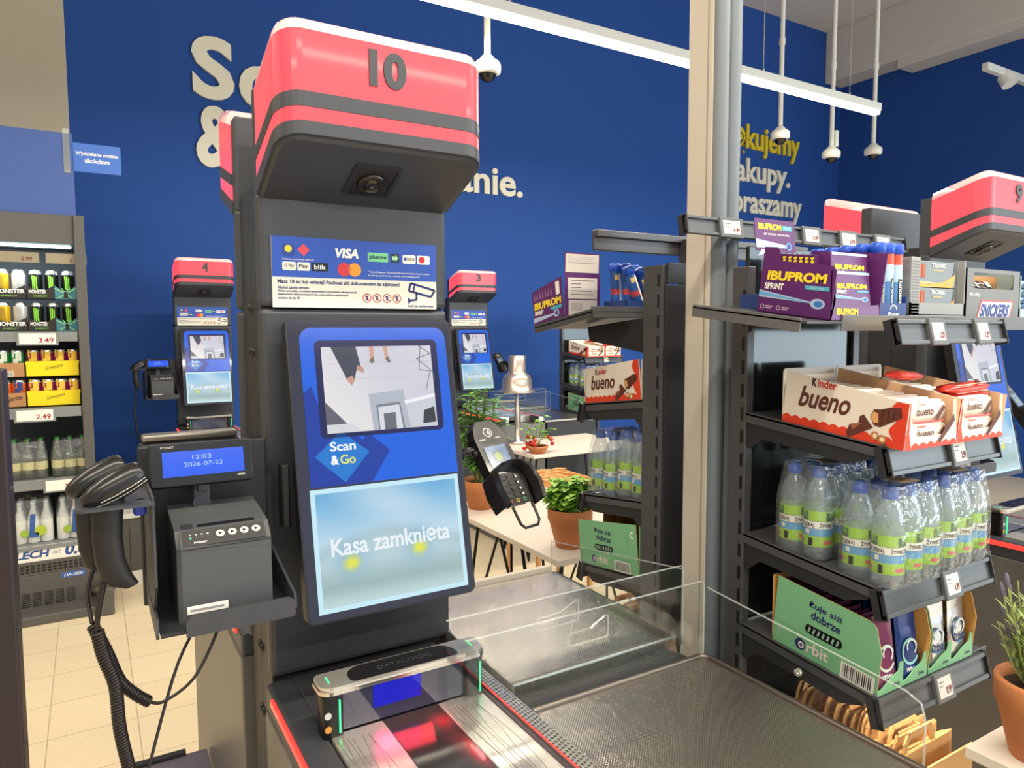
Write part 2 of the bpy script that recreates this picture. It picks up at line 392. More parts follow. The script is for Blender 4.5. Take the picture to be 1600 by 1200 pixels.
# steel post between the two rack units
t = thing('steel_post', 'tall cream painted post between the two grey rack units', 'post', (1.29, 1.23, 0))
CREAMP = mat('cream_painted_steel', (198, 191, 180), .45, noise=.02)
p = MB().box(1.25, 1.33, 1.19, 1.27, 0, 5.2, CREAMP, .004)
p.box(1.2492, 1.25, 1.205, 1.2085, 0, 5.2, mat('groove', (150, 142, 128)))
p.build('post', t)
c = MB()
for xa in (1.2715, 1.3115): c.lathe((xa, 1.19, 0), [(.0205, 0), (.0205, 5.2)], mat('grey_conduit', (112, 120, 128), .45), 16, cap=False)
c.build('conduit', t)
# ------------------------------------------------------------------ drinks cooler
CY = 4.60
NAVY = mat('cooler_inside', (52, 60, 70), .5)
CGREY = mat('cooler_grey', (92, 90, 88), .42, .2, noise=.03)
ct = thing('drinks_cooler', 'tall grey open drinks cooler with lit shelves at the left', 'cooler', (-.6, 4.9, 0))
MB().box(-.045, .006, CY, 5.6, .10, 2.19, CGREY, .003).build('side_panel', ct)
MB().box(-1.25, -1.2, CY, 5.6, .10, 2.19, CGREY, .003).build('side_panel', ct)
MB().box(-1.2, -.045, CY+.02, 5.6, 2.03, 2.19, CGREY, .003).build('canopy', ct)
MB().box(-1.2, -.045, 5.05, 5.6, .1, 2.03, NAVY).build('back_panel', ct)
MB().box(-1.2, -.06, CY+.03, CY+.06, 2.010, 2.026, mat('cooler_tube', (200, 235, 245), .3, emit=4.5, ergb=(190, 234, 250)), .006).build('light_tube', ct)
b = MB().box(-1.2, -.045, CY-.02, 5.6, .02, .225, CGREY, .003).box(-1.2, -.05, CY-.012, 5.05, .225, .30, CGREY, .002)
g = front(-1.2, CY-.0125, .235)
for i in range(44):
    for j in range(3): b.rect(g, .03+i*.025, .004+j*.016, .048+i*.025, .015+j*.016, BLACK)
g = front(-1.2, CY-.02, .03)
for i in range(20):
    for j in range(8): b.rect(g, .05+i*.052, .012+j*.0115, .09+i*.052, .018+j*.0115, BLACK)
b.rect(front(-.2, CY-.0125, .19), .02, .0, .13, .028, paint((60, 100, 190)), n0=.0082).text(front(-.2, CY-.02, .19), 'HAUSER', .03, .006, .09, .015, WHITE, n0=.0016, slant=.25)
b.build('base', ct)
MB().box(-.004, .064, 4.38, 4.75, 0, .15, CGREY, .008).build('bumper', ct)
MB().box(-1.2, .0, 4.42, 4.62, 0, .05, CGREY, .006).build('bumper', ct)
RAILC = mat('cooler_rail', (128, 132, 134), .4)
def cshelf(z, tags):
    s = MB().box(-1.2, -.045, CY+.03, 5.05, z-.02, z, mat('cooler_shelf', (120, 124, 126), .4, .3), .002).build('shelf', ct)
    r = MB().box(-1.2, -.05, CY+.005, CY+.03, z-.055, z, RAILC, .003).build('price_rail', ct)
    for x, w, t in tags:
        f = front(x, CY+.004, z-.075)
        MB().rect(f, 0, 0, w, .075, RAILC, n0=0, depth=.003).rect(f, .012, .008, w-.012, .066, WHITE, n0=.0035).text(f, t, w*.52, .014, w*.36, .028, paint((150, 30, 45)), n0=.004).build('price_tag', r)
cshelf(1.555, [(-.33, .19, '3.49')]); cshelf(1.14, [(-.36, .19, '2.49')]); cshelf(.745, [(-.245, .19, '3.99')])
f = front(-.40, CY+.03, 1.90)
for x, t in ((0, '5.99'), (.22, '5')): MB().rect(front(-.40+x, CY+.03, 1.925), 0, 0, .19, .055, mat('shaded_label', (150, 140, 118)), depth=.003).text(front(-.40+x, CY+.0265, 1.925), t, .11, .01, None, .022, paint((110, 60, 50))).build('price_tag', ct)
# cans and trays in the cooler
ALU = mat('can_aluminium', (205, 208, 210), .25, .9)
def can(kind, body, art, h=.148, r=.033):
    mb = MB(); o = (0, 0, 0)
    mb.lathe(o, [(r*.8, 0), (r, .008), (r, h*.86)], mat('can_'+kind, body, .25, .3), 18, cap=False)
    mb.lathe(o, [(r, h*.86), (r*.84, h*.97), (r*.86, h), (0, h-.004)], ALU, 18, cap=False)
    mb.lathe(o, [(0, 0), (r*.8, 0)], ALU, 18, cap=False)
    if art:
        R2 = r+.0006
        for a0, a1, z0, z1 in art[1]:
            P = []
            for z in (z0, (z0+z1)/2, z1):
                for a in (a0, (a0+a1)/2, a1): P.append((R2*math.sin(a), -R2*math.cos(a), z))
            mb.add(P, [(i+3*j, i+1+3*j, i+4+3*j, i+3+3*j) for j in (0, 1) for i in (0, 1)], paint(art[0]))
    return mb
CLAW = [(-.42, -.26, .045, .115), (-.2, .0, .030, .118), (.08, .24, .045, .112), (-.46, -.3, .10, .12), (.18, .3, .02, .06)]
BLOB = [(-.6, .1, .02, .075), (-.2, .6, .06, .11), (.3, .8, .02, .05), (-.7, -.4, .08, .12)]
kinds = {'yellow': can('yellow', (226, 186, 40), ((150, 120, 30), CLAW)), 'white': can('white', (214, 216, 216), ((168, 168, 170), CLAW)),
         'black': can('black', (26, 30, 28), ((130, 205, 60), CLAW)), 'pink': can('pink', (150, 50, 96), ((232, 190, 60), BLOB), .12),
         'green': can('green', (40, 150, 80), ((225, 235, 225), BLOB), .12), 'orange': can('orange', (226, 110, 40), ((40, 60, 120), BLOB), .12)}
CANL = {'yellow': 'yellow energy drink can in the %s tray of the cooler', 'white': 'white energy drink can in the %s tray of the cooler', 'black': 'black energy drink can with green claw mark in the %s tray',
        'pink': 'purple and yellow soda can in the %s yellow tray', 'green': 'green and white soda can above the plain brown tray', 'orange': 'orange soda can above the brown tray with black script'}
first = {}
def put_can(kind, x, y, z, where):
    lab = CANL[kind] % where if '%s' in CANL[kind] else CANL[kind]
    if kind not in first:
        o = kinds[kind].build('drink_can', loc=(0, 0, 0)); first[kind] = o
    else:
        o = first[kind].copy(); COL.objects.link(o)
    o.location = (x, y, z); tag(o, lab, 'can', 'drink cans in the cooler: '+lab)
for z, where in ((1.562, 'lower energy drink'), (1.738, 'upper energy drink')):
    for i, k in enumerate(('yellow', 'white', 'black', 'black', 'black')): put_can(k, -.388+i*.0755, 4.72, z+.004, where)
for z, where in ((1.142, 'lower'), (1.305, 'upper')):
    for i in range(4): put_can('pink', -.265+i*.062, 4.70, z+.03, where)
    for i in range(2): put_can('green' if where == 'upper' else 'orange', -.40+i*.064, 4.70, z+.03, where)
BLKC = mat('black_card', (34, 28, 28), .6)
for z, nm in ((1.558, 'lower'), (1.734, 'upper')):
    for x0, w, kind in ((-.43, .15, 'wide'), (-.277, .127, 'narrow'), (-.148, .10, 'green')):
        f = front(x0, 4.675, z)
        P = [(0, 0), (w, 0), (w, .075)]+[(w-w*i/8, .075-.028*math.sin(PI*(i/8) if kind != 'wide' else PI*i/8)) for i in range(1, 8)]+[(0, .075)]
        mb = MB(); cm = BLKC if kind != 'green' else paint((60, 120, 130))
        mb.poly(f, P, cm, n0=0, depth=.004).box(x0, x0+w, 4.675, 4.80, z, z+.003, cm).box(x0, x0+.003, 4.675, 4.80, z, z+.05, cm).box(x0+w-.003, x0+w, 4.675, 4.80, z, z+.05, cm)
        if kind == 'green':
            for i in range(7): mb.line(f, [(w*.5, .03), (w*(i/6), .005 if i % 2 else .06)], .004, paint((150, 210, 120)), n0=.0044)
            mb.rect(f, w*.42, .005, w*.6, .04, BLKC, n0=.0048)
        else:
            mb.text(f, 'MONSTER', .01, .028, w*.9 if kind == 'wide' else w*.62, .022, paint((225, 222, 214)), n0=.0045, bold=.03).text(f, 'ENERGY', w*.25, .010, w*.5, .009, paint((110, 170, 60)), n0=.0045)
        nmk = {'wide': 'black card tray with big white lettering', 'narrow': 'black card tray with small white lettering', 'green': 'teal patterned card tray at the cooler edge'}[kind]
        tag(mb.build('card_tray'), nmk+', %s of two' % nm, 'tray')
YEL = mat('yellow_card', (238, 214, 20), .55); BRN = mat('brown_card', (176, 130, 88), .65, noise=.05)
for z, nm in ((1.145, 'lower'), (1.308, 'upper')):
    f = front(-.30, 4.66, z); h = .085
    mb = MB().box(-.30, -.05, 4.66, 4.664, z, z+h, YEL).box(-.30, -.05, 4.66, 4.82, z, z+.003, YEL).box(-.30, -.297, 4.66, 4.82, z, z+h*.8, YEL).box(-.053, -.05, 4.66, 4.82, z, z+h*.8, YEL)
    mb.text(f, 'Schweppes', .085, .025, .085, .03, paint((90, 80, 20)), bold=.0, slant=.3, rise=.25)
    tag(mb.build('card_tray'), 'bright yellow card tray with black script, %s of two' % nm, 'tray')
    f = front(-.435, 4.655, z); h = .078
    mb = MB().box(-.435, -.305, 4.655, 4.659, z, z+h, BRN).box(-.435, -.305, 4.655, 4.82, z, z+.003, BRN).box(-.435, -.432, 4.655, 4.82, z, z+h*.8, BRN)
    if nm == 'lower': mb.text(f, 'Sprite', .035, .02, .075, .035, paint((50, 34, 24)), slant=.3, rise=.2)
    else:
        mb.rect(f, .03, .006, .08, .034, WHITE)
        for i in range(9): mb.rect(f, .034+i*.005, .009, .0365+i*.005, .031, BLACK, n0=.0008)
    tag(mb.build('card_tray'), 'brown card tray %s in the cooler' % ('with black script' if nm == 'lower' else 'with a white barcode label'), 'tray')
# glass bottle packs and beer packs
def bottle_mesh(h, r, glassm, capm, labm, lz):
    g = MB().lathe((0, 0, 0), [(r*.9, 0), (r, .006), (r, h*.5), (r*.92, h*.6), (r*.42, h*.80), (r*.36, h*.97)], glassm, 14)
    c = MB().lathe((0, 0, 0), [(r*.40, h*.95), (r*.42, h), (0, h)], capm, 12, cap=False)
    l = MB().lathe((0, 0, 0), [(r*1.02, h*lz[0]), (r*1.02, h*lz[1])], labm, 14, cap=False)
    return g, c, l
def pack(name, label, cat, group, x, y, z, nx, ny, step, proto, film=True, fh=.2):
    t = thing(name, label, cat, (x+step*nx/2, y+step*ny/2, z), group)
    for j in range(ny):
        for i in range(nx):
            ref = None
            for k, (nm, mb) in enumerate(zip(('bottle', 'cap', 'bottle_label'), proto)):
                if mb is None: continue
                d = GT @ Vector((x+step*(i+.5), y+step*(j+.5), z))-ROOT[t.name]
                o = bpy.data.objects.new(nm, pmesh(mb, nm)); COL.objects.link(o); o.parent = t if ref is None else ref
                if ref is None: o.location = d; ref = o
                ROOT[o.name] = ROOT[t.name]
    if film:
        m = MB(); w = step*nx; d = step*ny; e = .003
        m.loft([[Vector((a, b, c)) for a, b in rrect(x-e+k, y-e+k, x+w+e-k, y+d+e-k, r)] for c, k, r in ((z+.001, .006, .02), (z+.012, 0, .02), (z+fh*.62, 0, .024), (z+fh*.80, .006, .02), (z+fh+.003, .013, .016))], FILM)
        m.build('shrink_film', t)
    return t
PM = {}
def pmesh(mb, name):
    global GT
    k = id(mb)
    if k not in PM:
        g = GT; GT = Matrix.Identity(4)
        o = mb.build(name, loc=(0, 0, 0)); PM[k] = o.data; bpy.data.objects.remove(o); GT = g
    return PM[k]
GB = bottle_mesh(.215, .03, AMBERG, mat('green_cap', (70, 130, 70)), paint((196, 190, 140)), (.22, .42))
LB = bottle_mesh(.23, .030, filmmat('pale_can_plastic', (220, 226, 226), .2, .2), mat('silver_cap', (225, 232, 236), .3), paint((226, 228, 222)), (.02, .55))
for i, n in enumerate(('left', 'right')):
    pack('bottle_pack', 'shrink-wrapped pack of dark glass bottles, %s one on the third cooler shelf' % n, 'bottle pack', None, -.405+i*.20, 4.66, .747, 3, 2, .061, GB, True, .2)
    t = pack('beer_pack', 'white wrapped beer pack with blue letter on the lowest cooler shelf, %s one' % n, 'beer pack', None, -.395+i*.20, 4.66, .385, 3, 3, .061, LB, True, .24)
    f = front(-.395+i*.20, 4.655, .40)
    MB().poly(f, [(.07, .02), (.115, .02), (.115, .045), (.095, .045), (.105, .15), (.08, .15)], paint((52, 90, 160))).disc(f, .125, .055, .028, paint((170, 190, 60))).disc(f, .05, .045, .02, paint((150, 180, 60))).build('printed_wrap', t)
f = front(-.41, CY-.003, .30)
m = MB().rect(f, 0, 0, .36, .085, WHITE, n0=0, depth=.003).text(f, 'LECH', .02, .018, .15, .042, paint((50, 84, 150)), n0=.0035, slant=.2, bold=.04).text(f, 'ALC', .19, .03, .04, .018, paint((110, 130, 170)), n0=.0035, slant=.2).text(f, '0.0', .245, .012, .105, .062, paint((50, 84, 150)), n0=.0035, slant=.2, bold=.04)
tag(m.build('shelf_sign'), 'white sign with blue brewery lettering along the bottom cooler shelf', 'sign')
MB().box(-1.2, -.05, CY-.01, 5.05, .36, .384, RAILC, .002).build('shelf', ct)
# blue panel above the cooler with its flag sign
t = thing('header_panel', 'light blue panel standing on top of the drinks cooler', 'panel', (-.6, 4.66, 2.19))
MB().box(-1.2, -.03, 4.64, 4.66, 2.19, 2.635, mat('light_blue_panel', (66, 92, 160), .5), .002).build('panel', t)
MB().box(-.075, -.045, 4.632, 4.64, 2.42, 2.66, GEDGE, .002).build('clip', t)
f = front(-.03, 4.64, 2.434)
t = tag(MB().poly(f, rrect(0, .0, .23, .155, .006), mat('flag_blue', (62, 108, 196), .45), n0=0, depth=.004).text(f, 'Wydzielone stoisko', .012, .085, .205, .026, WHITE, n0=.0044, bold=.03).text(f, 'alkoholowe', .055, .052, .12, .024, WHITE, n0=.0044, bold=.03).build('flag_sign'), 'small blue flag sign with white lettering beside the cooler panel', 'sign')
# low cladding behind the kiosk row, left foreground rack edge
t = thing('low_wall_unit', 'low grey panel unit with white top and plinth before the blue wall', 'panel unit', (.3, 4.95, 0))
MB().box(.08, .45, 4.83, 5.2, .09, .42, mat('clad_grey', (92, 90, 88), .5), .003).box(.165, .168, 4.828, 4.83, .09, .42, BLACK).build('body', t)
MB().box(.07, .45, 4.82, 5.2, .42, .45, WHITE, .003).build('top', t)
MB().box(.08, .45, 4.822, 5.2, 0, .09, WHITE, .003).build('plinth', t)
t = thing('rack_side_frame', 'dark riveted frame edge close by at the left border', 'rack', (-.09, .72, 0))
MB().box(-.079, -.0605, .70, .74, 0, 1.52, mat('brown_black_steel', (44, 34, 36), .4, .3), .002).build('upright', t)
MB().box(-.14, -.079, .705, .735, 0, 1.30, mat('warm_grey_panel', (150, 140, 130), .5), .002).build('panel', t)
for z in (1.20, 1.30, 1.42): MB().lathe((-.0605, .715, z), [(.003, 0), (.002, .0015), (0, .002)], DARK, 8, (1, 0, 0), cap=False).build('rivet', t)
# ------------------------------------------------------------------ self-checkout kiosks (built once in place, offset with GT for the others)
KX0, KX1, KF = .262, .625, 1.30
SCR = F((.291, 1.145, 1.064), (1, 0, 0), (0, .105, .508))
PAY = front(.2826, 1.30, 1.5933)
CARD = paint((222, 220, 208)); NAVYP = paint((30, 44, 110)); PAYB = paint((42, 82, 178)); SCRP = vcmat('lit_picture', .95)
def mixc(a, b, t): t = max(0, min(1, t)); return tuple(x+(y-x)*t for x, y in zip(a, b))
def store_picture(x, y):              # blurred shop front under a pale sky
    c = mixc((205, 226, 236), (96, 168, 216), max(0, min(1, (y-.45)*1.9)))
    c = mixc(c, (226, 234, 236), .55*(.5+.5*math.sin(7*x+5*y))*max(0, min(1, (y-.5)*3)))
    roof = .69-.36*abs(x-.45)**1.2
    if y < roof: c = mixc(c, (160, 190, 202), min(1, (roof-y)*12))
    if y < roof-.05: c = mixc(c, (178, 204, 212), min(1, (roof-.05-y)*8))
    c = mixc(c, (148, 176, 176), max(0, min(1, (.36-y)*5)))
    c = mixc(c, (186, 212, 214), max(0, min(1, (.16-y)*7)))
    for bx, by in ((.21, .36), (.69, .40)):
        d = math.hypot((x-bx)*1.1, (y-by-.03)*.72); c = mixc(c, (92, 156, 205), .55*math.exp(-(d/.10)**2))
        d = math.hypot(x-bx, (y-by)*.8); c = mixc(c, (226, 226, 60), 1.05*math.exp(-(d/.052)**4))
    return c
def payment_art(f, m, fine=True):
    L, H, T = .3166, .1255, m
    T.rect(f, 0, 0, L, H, CARD, n0=0, depth=.004)
    T.rect(f, 0, .054, L, H, PAYB, n0=.0042)
    W_ = WHITE; n = .0046
    T.text(f, 'VISA', .110, .092, .048, .018, W_, n0=n, bold=.05, slant=.2)
    T.disc(f, .130, .071, .0125, paint((205, 50, 60)), n0=n).disc(f, .150, .071, .0125, paint((226, 150, 50)), n0=n+.0002)
    T.poly(f, arc(.130, .071, .0125, -37, 37, 6)+arc(.150, .071, .0125, 143, 217, 6), paint((208, 104, 60)), n0=n+.0004)
    T.poly(f, rrect(.018, .091, .040, .113, .005), paint((36, 66, 150)), n0=n).disc(f, .029, .104, .0065, paint((226, 200, 50)), n0=n+.0002)
    T.poly(f, [(.056, .092), (.067, .103), (.056, .114), (.045, .103)], paint((215, 72, 84)), n0=n)
    for x, w, c, t, tc in ((.018, .024, CARD, 'G Pay', (110, 110, 110)), (.044, .023, CARD, 'Pay', (20, 20, 20)), (.070, .030, BLACK, 'blik', (240, 240, 240))):
        T.poly(f, rrect(x, .066, x+w, .081, .003), c, n0=n).text(f, t, x+w*.15, .0695, w*.7, .008, paint(tc), n0=n+.0004)
    T.poly(f, rrect(.176, .088, .216, .105, .001), paint((120, 205, 150)), n0=n).text(f, 'pluxee', .179, .091, .034, .0105, paint((24, 40, 70)), n0=n+.0004)
    T.poly(f, rrect(.222, .088, .239, .105, .002), paint((24, 50, 60)), n0=n).poly(f, [(.224, .093), (.231, .093), (.231, .090), (.237, .0965), (.231, .103), (.231, .100), (.224, .100)], paint((170, 215, 180)), n0=n+.0004)
    T.poly(f, rrect(.246, .087, .273, .104, .003), W_, n0=n).poly(f, rrect(.276, .087, .303, .104, .003), W_, n0=n)
    for i, c in enumerate(((40, 60, 130), (150, 160, 180), (190, 150, 90), (150, 150, 150))): T.rect(f, .249+i*.0056, .093, .2535+i*.0056, .099, paint(c), n0=n+.0004)
    T.disc(f, .286, .0955, .0065, paint((205, 44, 50)), n0=n+.0004)
    T.text(f, 'Masz 18 lat lub więcej? Pochwal się dokumentem ze zdjęciem!', .009, .0405, .230, .0095, NAVYP, n0=n, bold=.03)
    for i, c in enumerate((.173, .193, .213, .233)): T.ring(f, c, .0195, .0072, .0086, paint((180, 40, 46)), n0=n).line(f, [(c-.005, .0245), (c+.005, .0145)], .0013, paint((180, 40, 46)), n0=n).rect(f, c-.002, .015, c+.002, .024, NAVYP, n0=n-.0001)
    K = NAVYP
    P = [(.262, .050), (.313, .037), (.305, .024), (.258, .035)]
    T.line(f, P+[P[0]], .0042, K, n0=n).line(f, [(.271, .048), (.267, .033)], .003, K, n0=n).line(f, [(.274, .031), (.274, .018), (.258, .016)], .004, K, n0=n).line(f, [(.258, .021), (.258, .011)], .004, K, n0=n)
    if fine:
        T.text(f, 'Zeskanuj i potwierdź aplikację', .018, .0835, .056, .0042, W_, n0=n, bold=0)
        for i, w in enumerate((.125, .110, .085)): pass
        T.text(f, 'Alkohol szkodzi zdrowiu.', .009, .033, .056, .0052, K, n0=n).text(f, 'Zakaz sprzedaży wyrobów tytoniowych, woreczków nikotynowych,', .009, .0265, .145, .0052, K, n0=n).text(f, 'papierosów elektronicznych lub pojemników zapasowych', .009, .0205, .128, .0052, K, n0=n).text(f, 'osobom do lat 18', .009, .0148, .038, .0045, K, n0=n)
        T.text(f, 'Strefa kas monitorowana', .255, .0035, .055, .005, K, n0=n)
        T.text(f, '* Karta/Kupony Pluxee lub Endered będzie honorowana', .176, .066, .125, .0045, W_, n0=n, bold=0).text(f, 'na zakupy spożywcze w kasach samoobsługowych', .176, .060, .105, .0045, W_, n0=n, bold=0)
    return T
def screen_art(parent, fine=True):
    f = SCR; m = MB(); n = .0006
    m.poly(f, rrect(.022, .225, .300, .503, (0, 0, .022, .022)), lit((14, 96, 222)), n0=n)
    m.poly(f, [(.022, .225), (.131, .225), (.169, .278), (.131, .312), (.12, .30), (.045, .37), (.036, .40), (.022, .388)], lit((12, 56, 160)), n0=n+.0003)
    m.poly(f, [(.033, .2766), (.083, .229), (.130, .2788), (.082, .318)], lit((24, 118, 206)), n0=n+.0006)
    m.build('menu_background', parent)
    m = MB().text(f, 'Scan', .060, .284, .046, .0165, lit((240, 246, 250)), n0=n+.001, bold=.05).text(f, '&', .060, .2605, .0145, .0165, lit((240, 246, 250)), n0=n+.001, bold=.05).text(f, 'Go', .0765, .2605, .0275, .0165, lit((222, 226, 110)), n0=n+.001, bold=.05)
    m.build('lettering', parent)
    m = MB().poly(f, rrect(.0465, .3073, .280, .480, .010), lit((18, 22, 82)), n0=n+.0006)
    a0, b0, a1, b1 = .058, .315, .267, .468; q = n+.0012; w = a1-a0; h = b1-b0
    m.picture(f, a0, b0, a1, b1, lambda x, y: mixc((228, 224, 224), (204, 204, 218), .5+.5*math.sin(3*x+2*y-2)), 8, 6, SCRP, n0=q)
    def r(x0, y0, x1, y1, c, k): m.poly(f, [(a0+w*x0, b0+h*y0), (a0+w*x1, b0+h*y0), (a0+w*x1, b0+h*y1), (a0+w*x0, b0+h*y1)], lit(c), n0=q+k)
    def pg(P, c, k): m.poly(f, [(a0+w*x, b0+h*y) for x, y in P], lit(c), n0=q+k)
    for y in (.62, .80): r(.02, y, .98, y+.006, (192, 190, 196), .0002)
    pg([(.40, 0), (.38, .43), (.70, .47), (.74, 0)], (176, 182, 194), .0003); pg([(.45, 0), (.44, .30), (.66, .32), (.69, 0)], (120, 126, 140), .0005); pg([(.46, .0), (.455, .27), (.65, .29), (.67, 0)], (214, 216, 222), .0006)
    pg([(.50, 0), (.50, .19), (.61, .20), (.61, 0)], (104, 108, 116), .0008)
    pg([(.0, 0), (0, .36), (.18, .09), (.2, 0)], (96, 96, 108), .0004); pg([(0, 0), (.0, .1), (.22, .1), (.3, 0)], (210, 212, 216), .0006)
    pg([(.70, .33), (1, .40), (1, .36), (.71, .29)], (238, 240, 242), .0004); pg([(.74, 0), (.72, .29), (1, .36), (1, 0)], (200, 204, 214), .0003)
    pg([(.86, .04), (.88, .2), (.98, .24), (.99, .05)], (54, 56, 62), .0006)
    if fine:
        pg([(.08, 1), (.2, .62), (.27, .62), (.30, .76), (.34, .70), (.30, 1)], (62, 66, 84), .0005); pg([(.19, .62), (.24, .54), (.27, .60), (.25, .66)], (196, 150, 130), .0007); pg([(.29, .72), (.36, .68), (.35, .75), (.3, .78)], (190, 146, 128), .0007)
        pg([(.42, 1), (.42, .82), (.46, .82), (.46, 1)], (206, 160, 140), .0005); pg([(.545, 1), (.56, .83), (.59, .83), (.585, 1)], (206, 160, 140), .0005)
        pg([(.41, .83), (.45, .88), (.46, .81), (.43, .79)], (120, 112, 100), .0007); pg([(.56, .85), (.59, .88), (.61, .80), (.58, .80)], (120, 112, 100), .0007)
        for P in ([(.85, .84), (.98, .70), (.92, .45)], [(.85, .84), (.99, .9)], [(.9, 1), (.87, .7), (1, .68)], [(.88, 1), (.99, .9)]):
            m.line(f, [(a0+w*x, b0+h*y) for x, y in P], .0012, lit((70, 72, 80)), n0=q+.0006)
    m.build('camera_picture', parent)
    m = MB().rect(f, .0195, .0145, .298, .2215, lit((196, 232, 244)), n0=n+.0006)
    m.picture(f, .0275, .0225, .290, .2135, store_picture, 30, 24, SCRP, n0=n+.001)
    m.text(f, 'Kasa zamknięta', .048, .097, .222, .0385, lit((232, 240, 244)), n0=n+.0014, bold=.03)
    m.build('message_picture', parent)
def head_outline(i, r=.04, zf=0., zb=0.):
    X0, X1, Y0, Y1 = KX0+i, KX1-i, 1.131+i, 1.300; r = max(.004, r-i)
    P = [(X0, Y1), (X0, (Y1+Y0)/2)]+arc(X0+r, Y0+r, r, 180, 270, 7)+arc(X1-r, Y0+r, r, 270, 360, 7)+[(X1, (Y1+Y0)/2), (X1, Y1)]
    return [Vector((x, y, zf+(zb-zf)*(y-1.131)/.169)) for x, y in P]
def make_kiosk(number, label, group, fine=True, screen=True, back=False):
    t = thing('checkout_kiosk', label, 'self-checkout kiosk', (.4435, 1.36, 0), group)
    lev = [(1.857, 1.787), (1.877, 1.815), (1.899, 1.846), (1.922, 1.868), (2.016, 1.966)]
    m = MB().box(KX0, KX1, KF, 1.338, 1.5935, 1.795, GRAPH, .010).box(KX0, KX1, KF, 1.338, .915, 1.592, GRAPH, .010)
    m.build('column', t)
    s = MB().box(KX0+.008, KX1-.008, 1.334, 1.4215, 0, 1.82, DARK, .003)
    s.build('spine', t)
    for z in (1.595, 1.512, 1.30, .93, .80, .62): MB().lathe((KX0+.008, 1.412, z), [(.009, 0), (.008, .004), (0, .006)], BLACK, 10, (-1, 0, 0), cap=False).build('bolt', t)
    def band(a, b, inset, mt):
        return [head_outline(inset, .04, *lev[a]), head_outline(inset, .04, *lev[b])], mt
    for nm, a, b, i, mt in (('lower_band', 0, 1, -.0012, GRAPH), ('light_strip', 1, 2, 0, RED), ('upper_band', 2, 3, -.0012, GRAPH)):
        MB().loft([head_outline(i, .04, *lev[a]), head_outline(i, .04, *lev[b])], mt, smooth=False).build(nm, t)
    m = MB().loft([head_outline(0, .04, *lev[3]), head_outline(0, .04, *lev[4])], RED, smooth=False, caps=False)
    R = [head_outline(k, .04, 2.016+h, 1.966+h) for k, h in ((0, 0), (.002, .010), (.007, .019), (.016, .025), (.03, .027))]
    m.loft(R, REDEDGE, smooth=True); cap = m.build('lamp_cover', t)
    MB().box(KX0+.002, KX1-.002, 1.296, 1.338, 1.79, 1.975, GRAPH, .004).build('back_panel', t)
    if number:
        w = .064 if len(number) > 1 else .040
        MB().text(front(.408 if len(number) > 1 else .425, 1.131, 1.9465), number, 0, 0, w, .059, GRAPH, n0=-.0005, depth=.004, bold=.05).build('number', cap)
    hood = MB().loft([[Vector((p.x, p.y, p.z-.0005)) for p in head_outline(.004, .04, *lev[0])], [Vector((p.x, p.y, p.z-.004)) for p in head_outline(.010, .04, *lev[0])]], GRAPH, smooth=False).build('hood_underside', t)
    if fine:
        uf = F((.43, 1.165, 1.8428-.0045), (1, 0, 0), (0, -.92, .38))      # underside plane, n points down
        uf = F((.4435, 1.222, 1.8150), (1, 0, 0), (0, -.922, .387))
        m = MB().poly(uf, rrect(-.043, -.045, .043, .045, .006), DARK, n0=0, depth=.003, holes=[rrect(-.036, -.038, .036, .038, .004)]).poly(uf, rrect(-.037, -.039, .037, .039, .004), mat('camera_well', (40, 38, 37), .5), n0=.0005)
        c = m.build('camera_housing', t)
        cc = uf.p(0, -.004, .0005)
        MB().lathe(cc, [(.026, 0), (.026, .006), (.022, .008), (.020, .004), (.013, .004), (.012, .008), (.008, .008), (.006, .005), (0, .006)], mat('lens_dark', (70, 64, 60), .18, .8), 22, uf.n, cap=False).build('camera_lens', c)
    if screen:
        p = payment_art(PAY, MB(), fine).build('payment_sign', t, label='blue and white sign of payment marks above the screen')
        f = SCR
        b = MB().poly(f, rrect(0, 0, .3125, .5195, .013), mat('screen_rim', (38, 38, 42), .35, .3), n0=-.026, depth=.026)
        b.poly(f, rrect(.003, .003, .3095, .5165, .011), mat('screen_glass', (26, 24, 46), .07, coat=.6), n0=.0002)
        b.box(.06, .25, .12, .40, -.10, -.024, DARK, .004, fr=f)
        sc = b.build('touchscreen', t)
        screen_art(sc, fine)
        MB().box(.271, .285, 1.215, 1.245, 1.215, 1.325, BLACK, .003).build('side_latch', t)
    return t
def make_counter(label, group, fine=True, left=KX0-.012):
    t = thing('checkout_counter', label, 'counter', (.4435, .9, 0), group)
    MB().box(left, .640, .45, 1.30, 0, .860, mat('counter_grey', (112, 110, 108), .4, .35, noise=.03, bump='fine'), .004).build('cabinet', t)
    MB().box(left+.002, .300, .45, 1.30, .860, .911, GRAPH, .006).box(.575, .585, .45, 1.30, .86, .911, GRAPH, .002).box(.298, .577, 1.09, 1.30, .86, .911, GRAPH, .003).build('worktop', t)
    MB().box(left-.003, left+.004, .45, 1.245, .893, .907, REDSTRIP, .002).build('led_strip', t)
    r = MB().loft([[Vector((.585, y, .914)), Vector((.622, y, .906)), Vector((.632, y, .880)), Vector((.585, y, .87))] for y in (.45, 1.16)], STEELB, smooth=False)
    if fine:
        rf = F((.586, .46, .9141), (.037, 0, -.008), (0, 1, 0)); hole = mat('perforation', (96, 90, 84), .5, .6)
        for i in range(4):
            for j in range(70): r.disc(rf, .006+i*.0085, .004+j*.0099+(i % 2)*.005, .0027, hole, n0=.0003, n=6)
    r.build('perforated_rim', t)
    MB().box(.5845, .5875, .46, 1.10, .9145, .9155, REDSTRIP, 0).build('led_line', t)
    return t
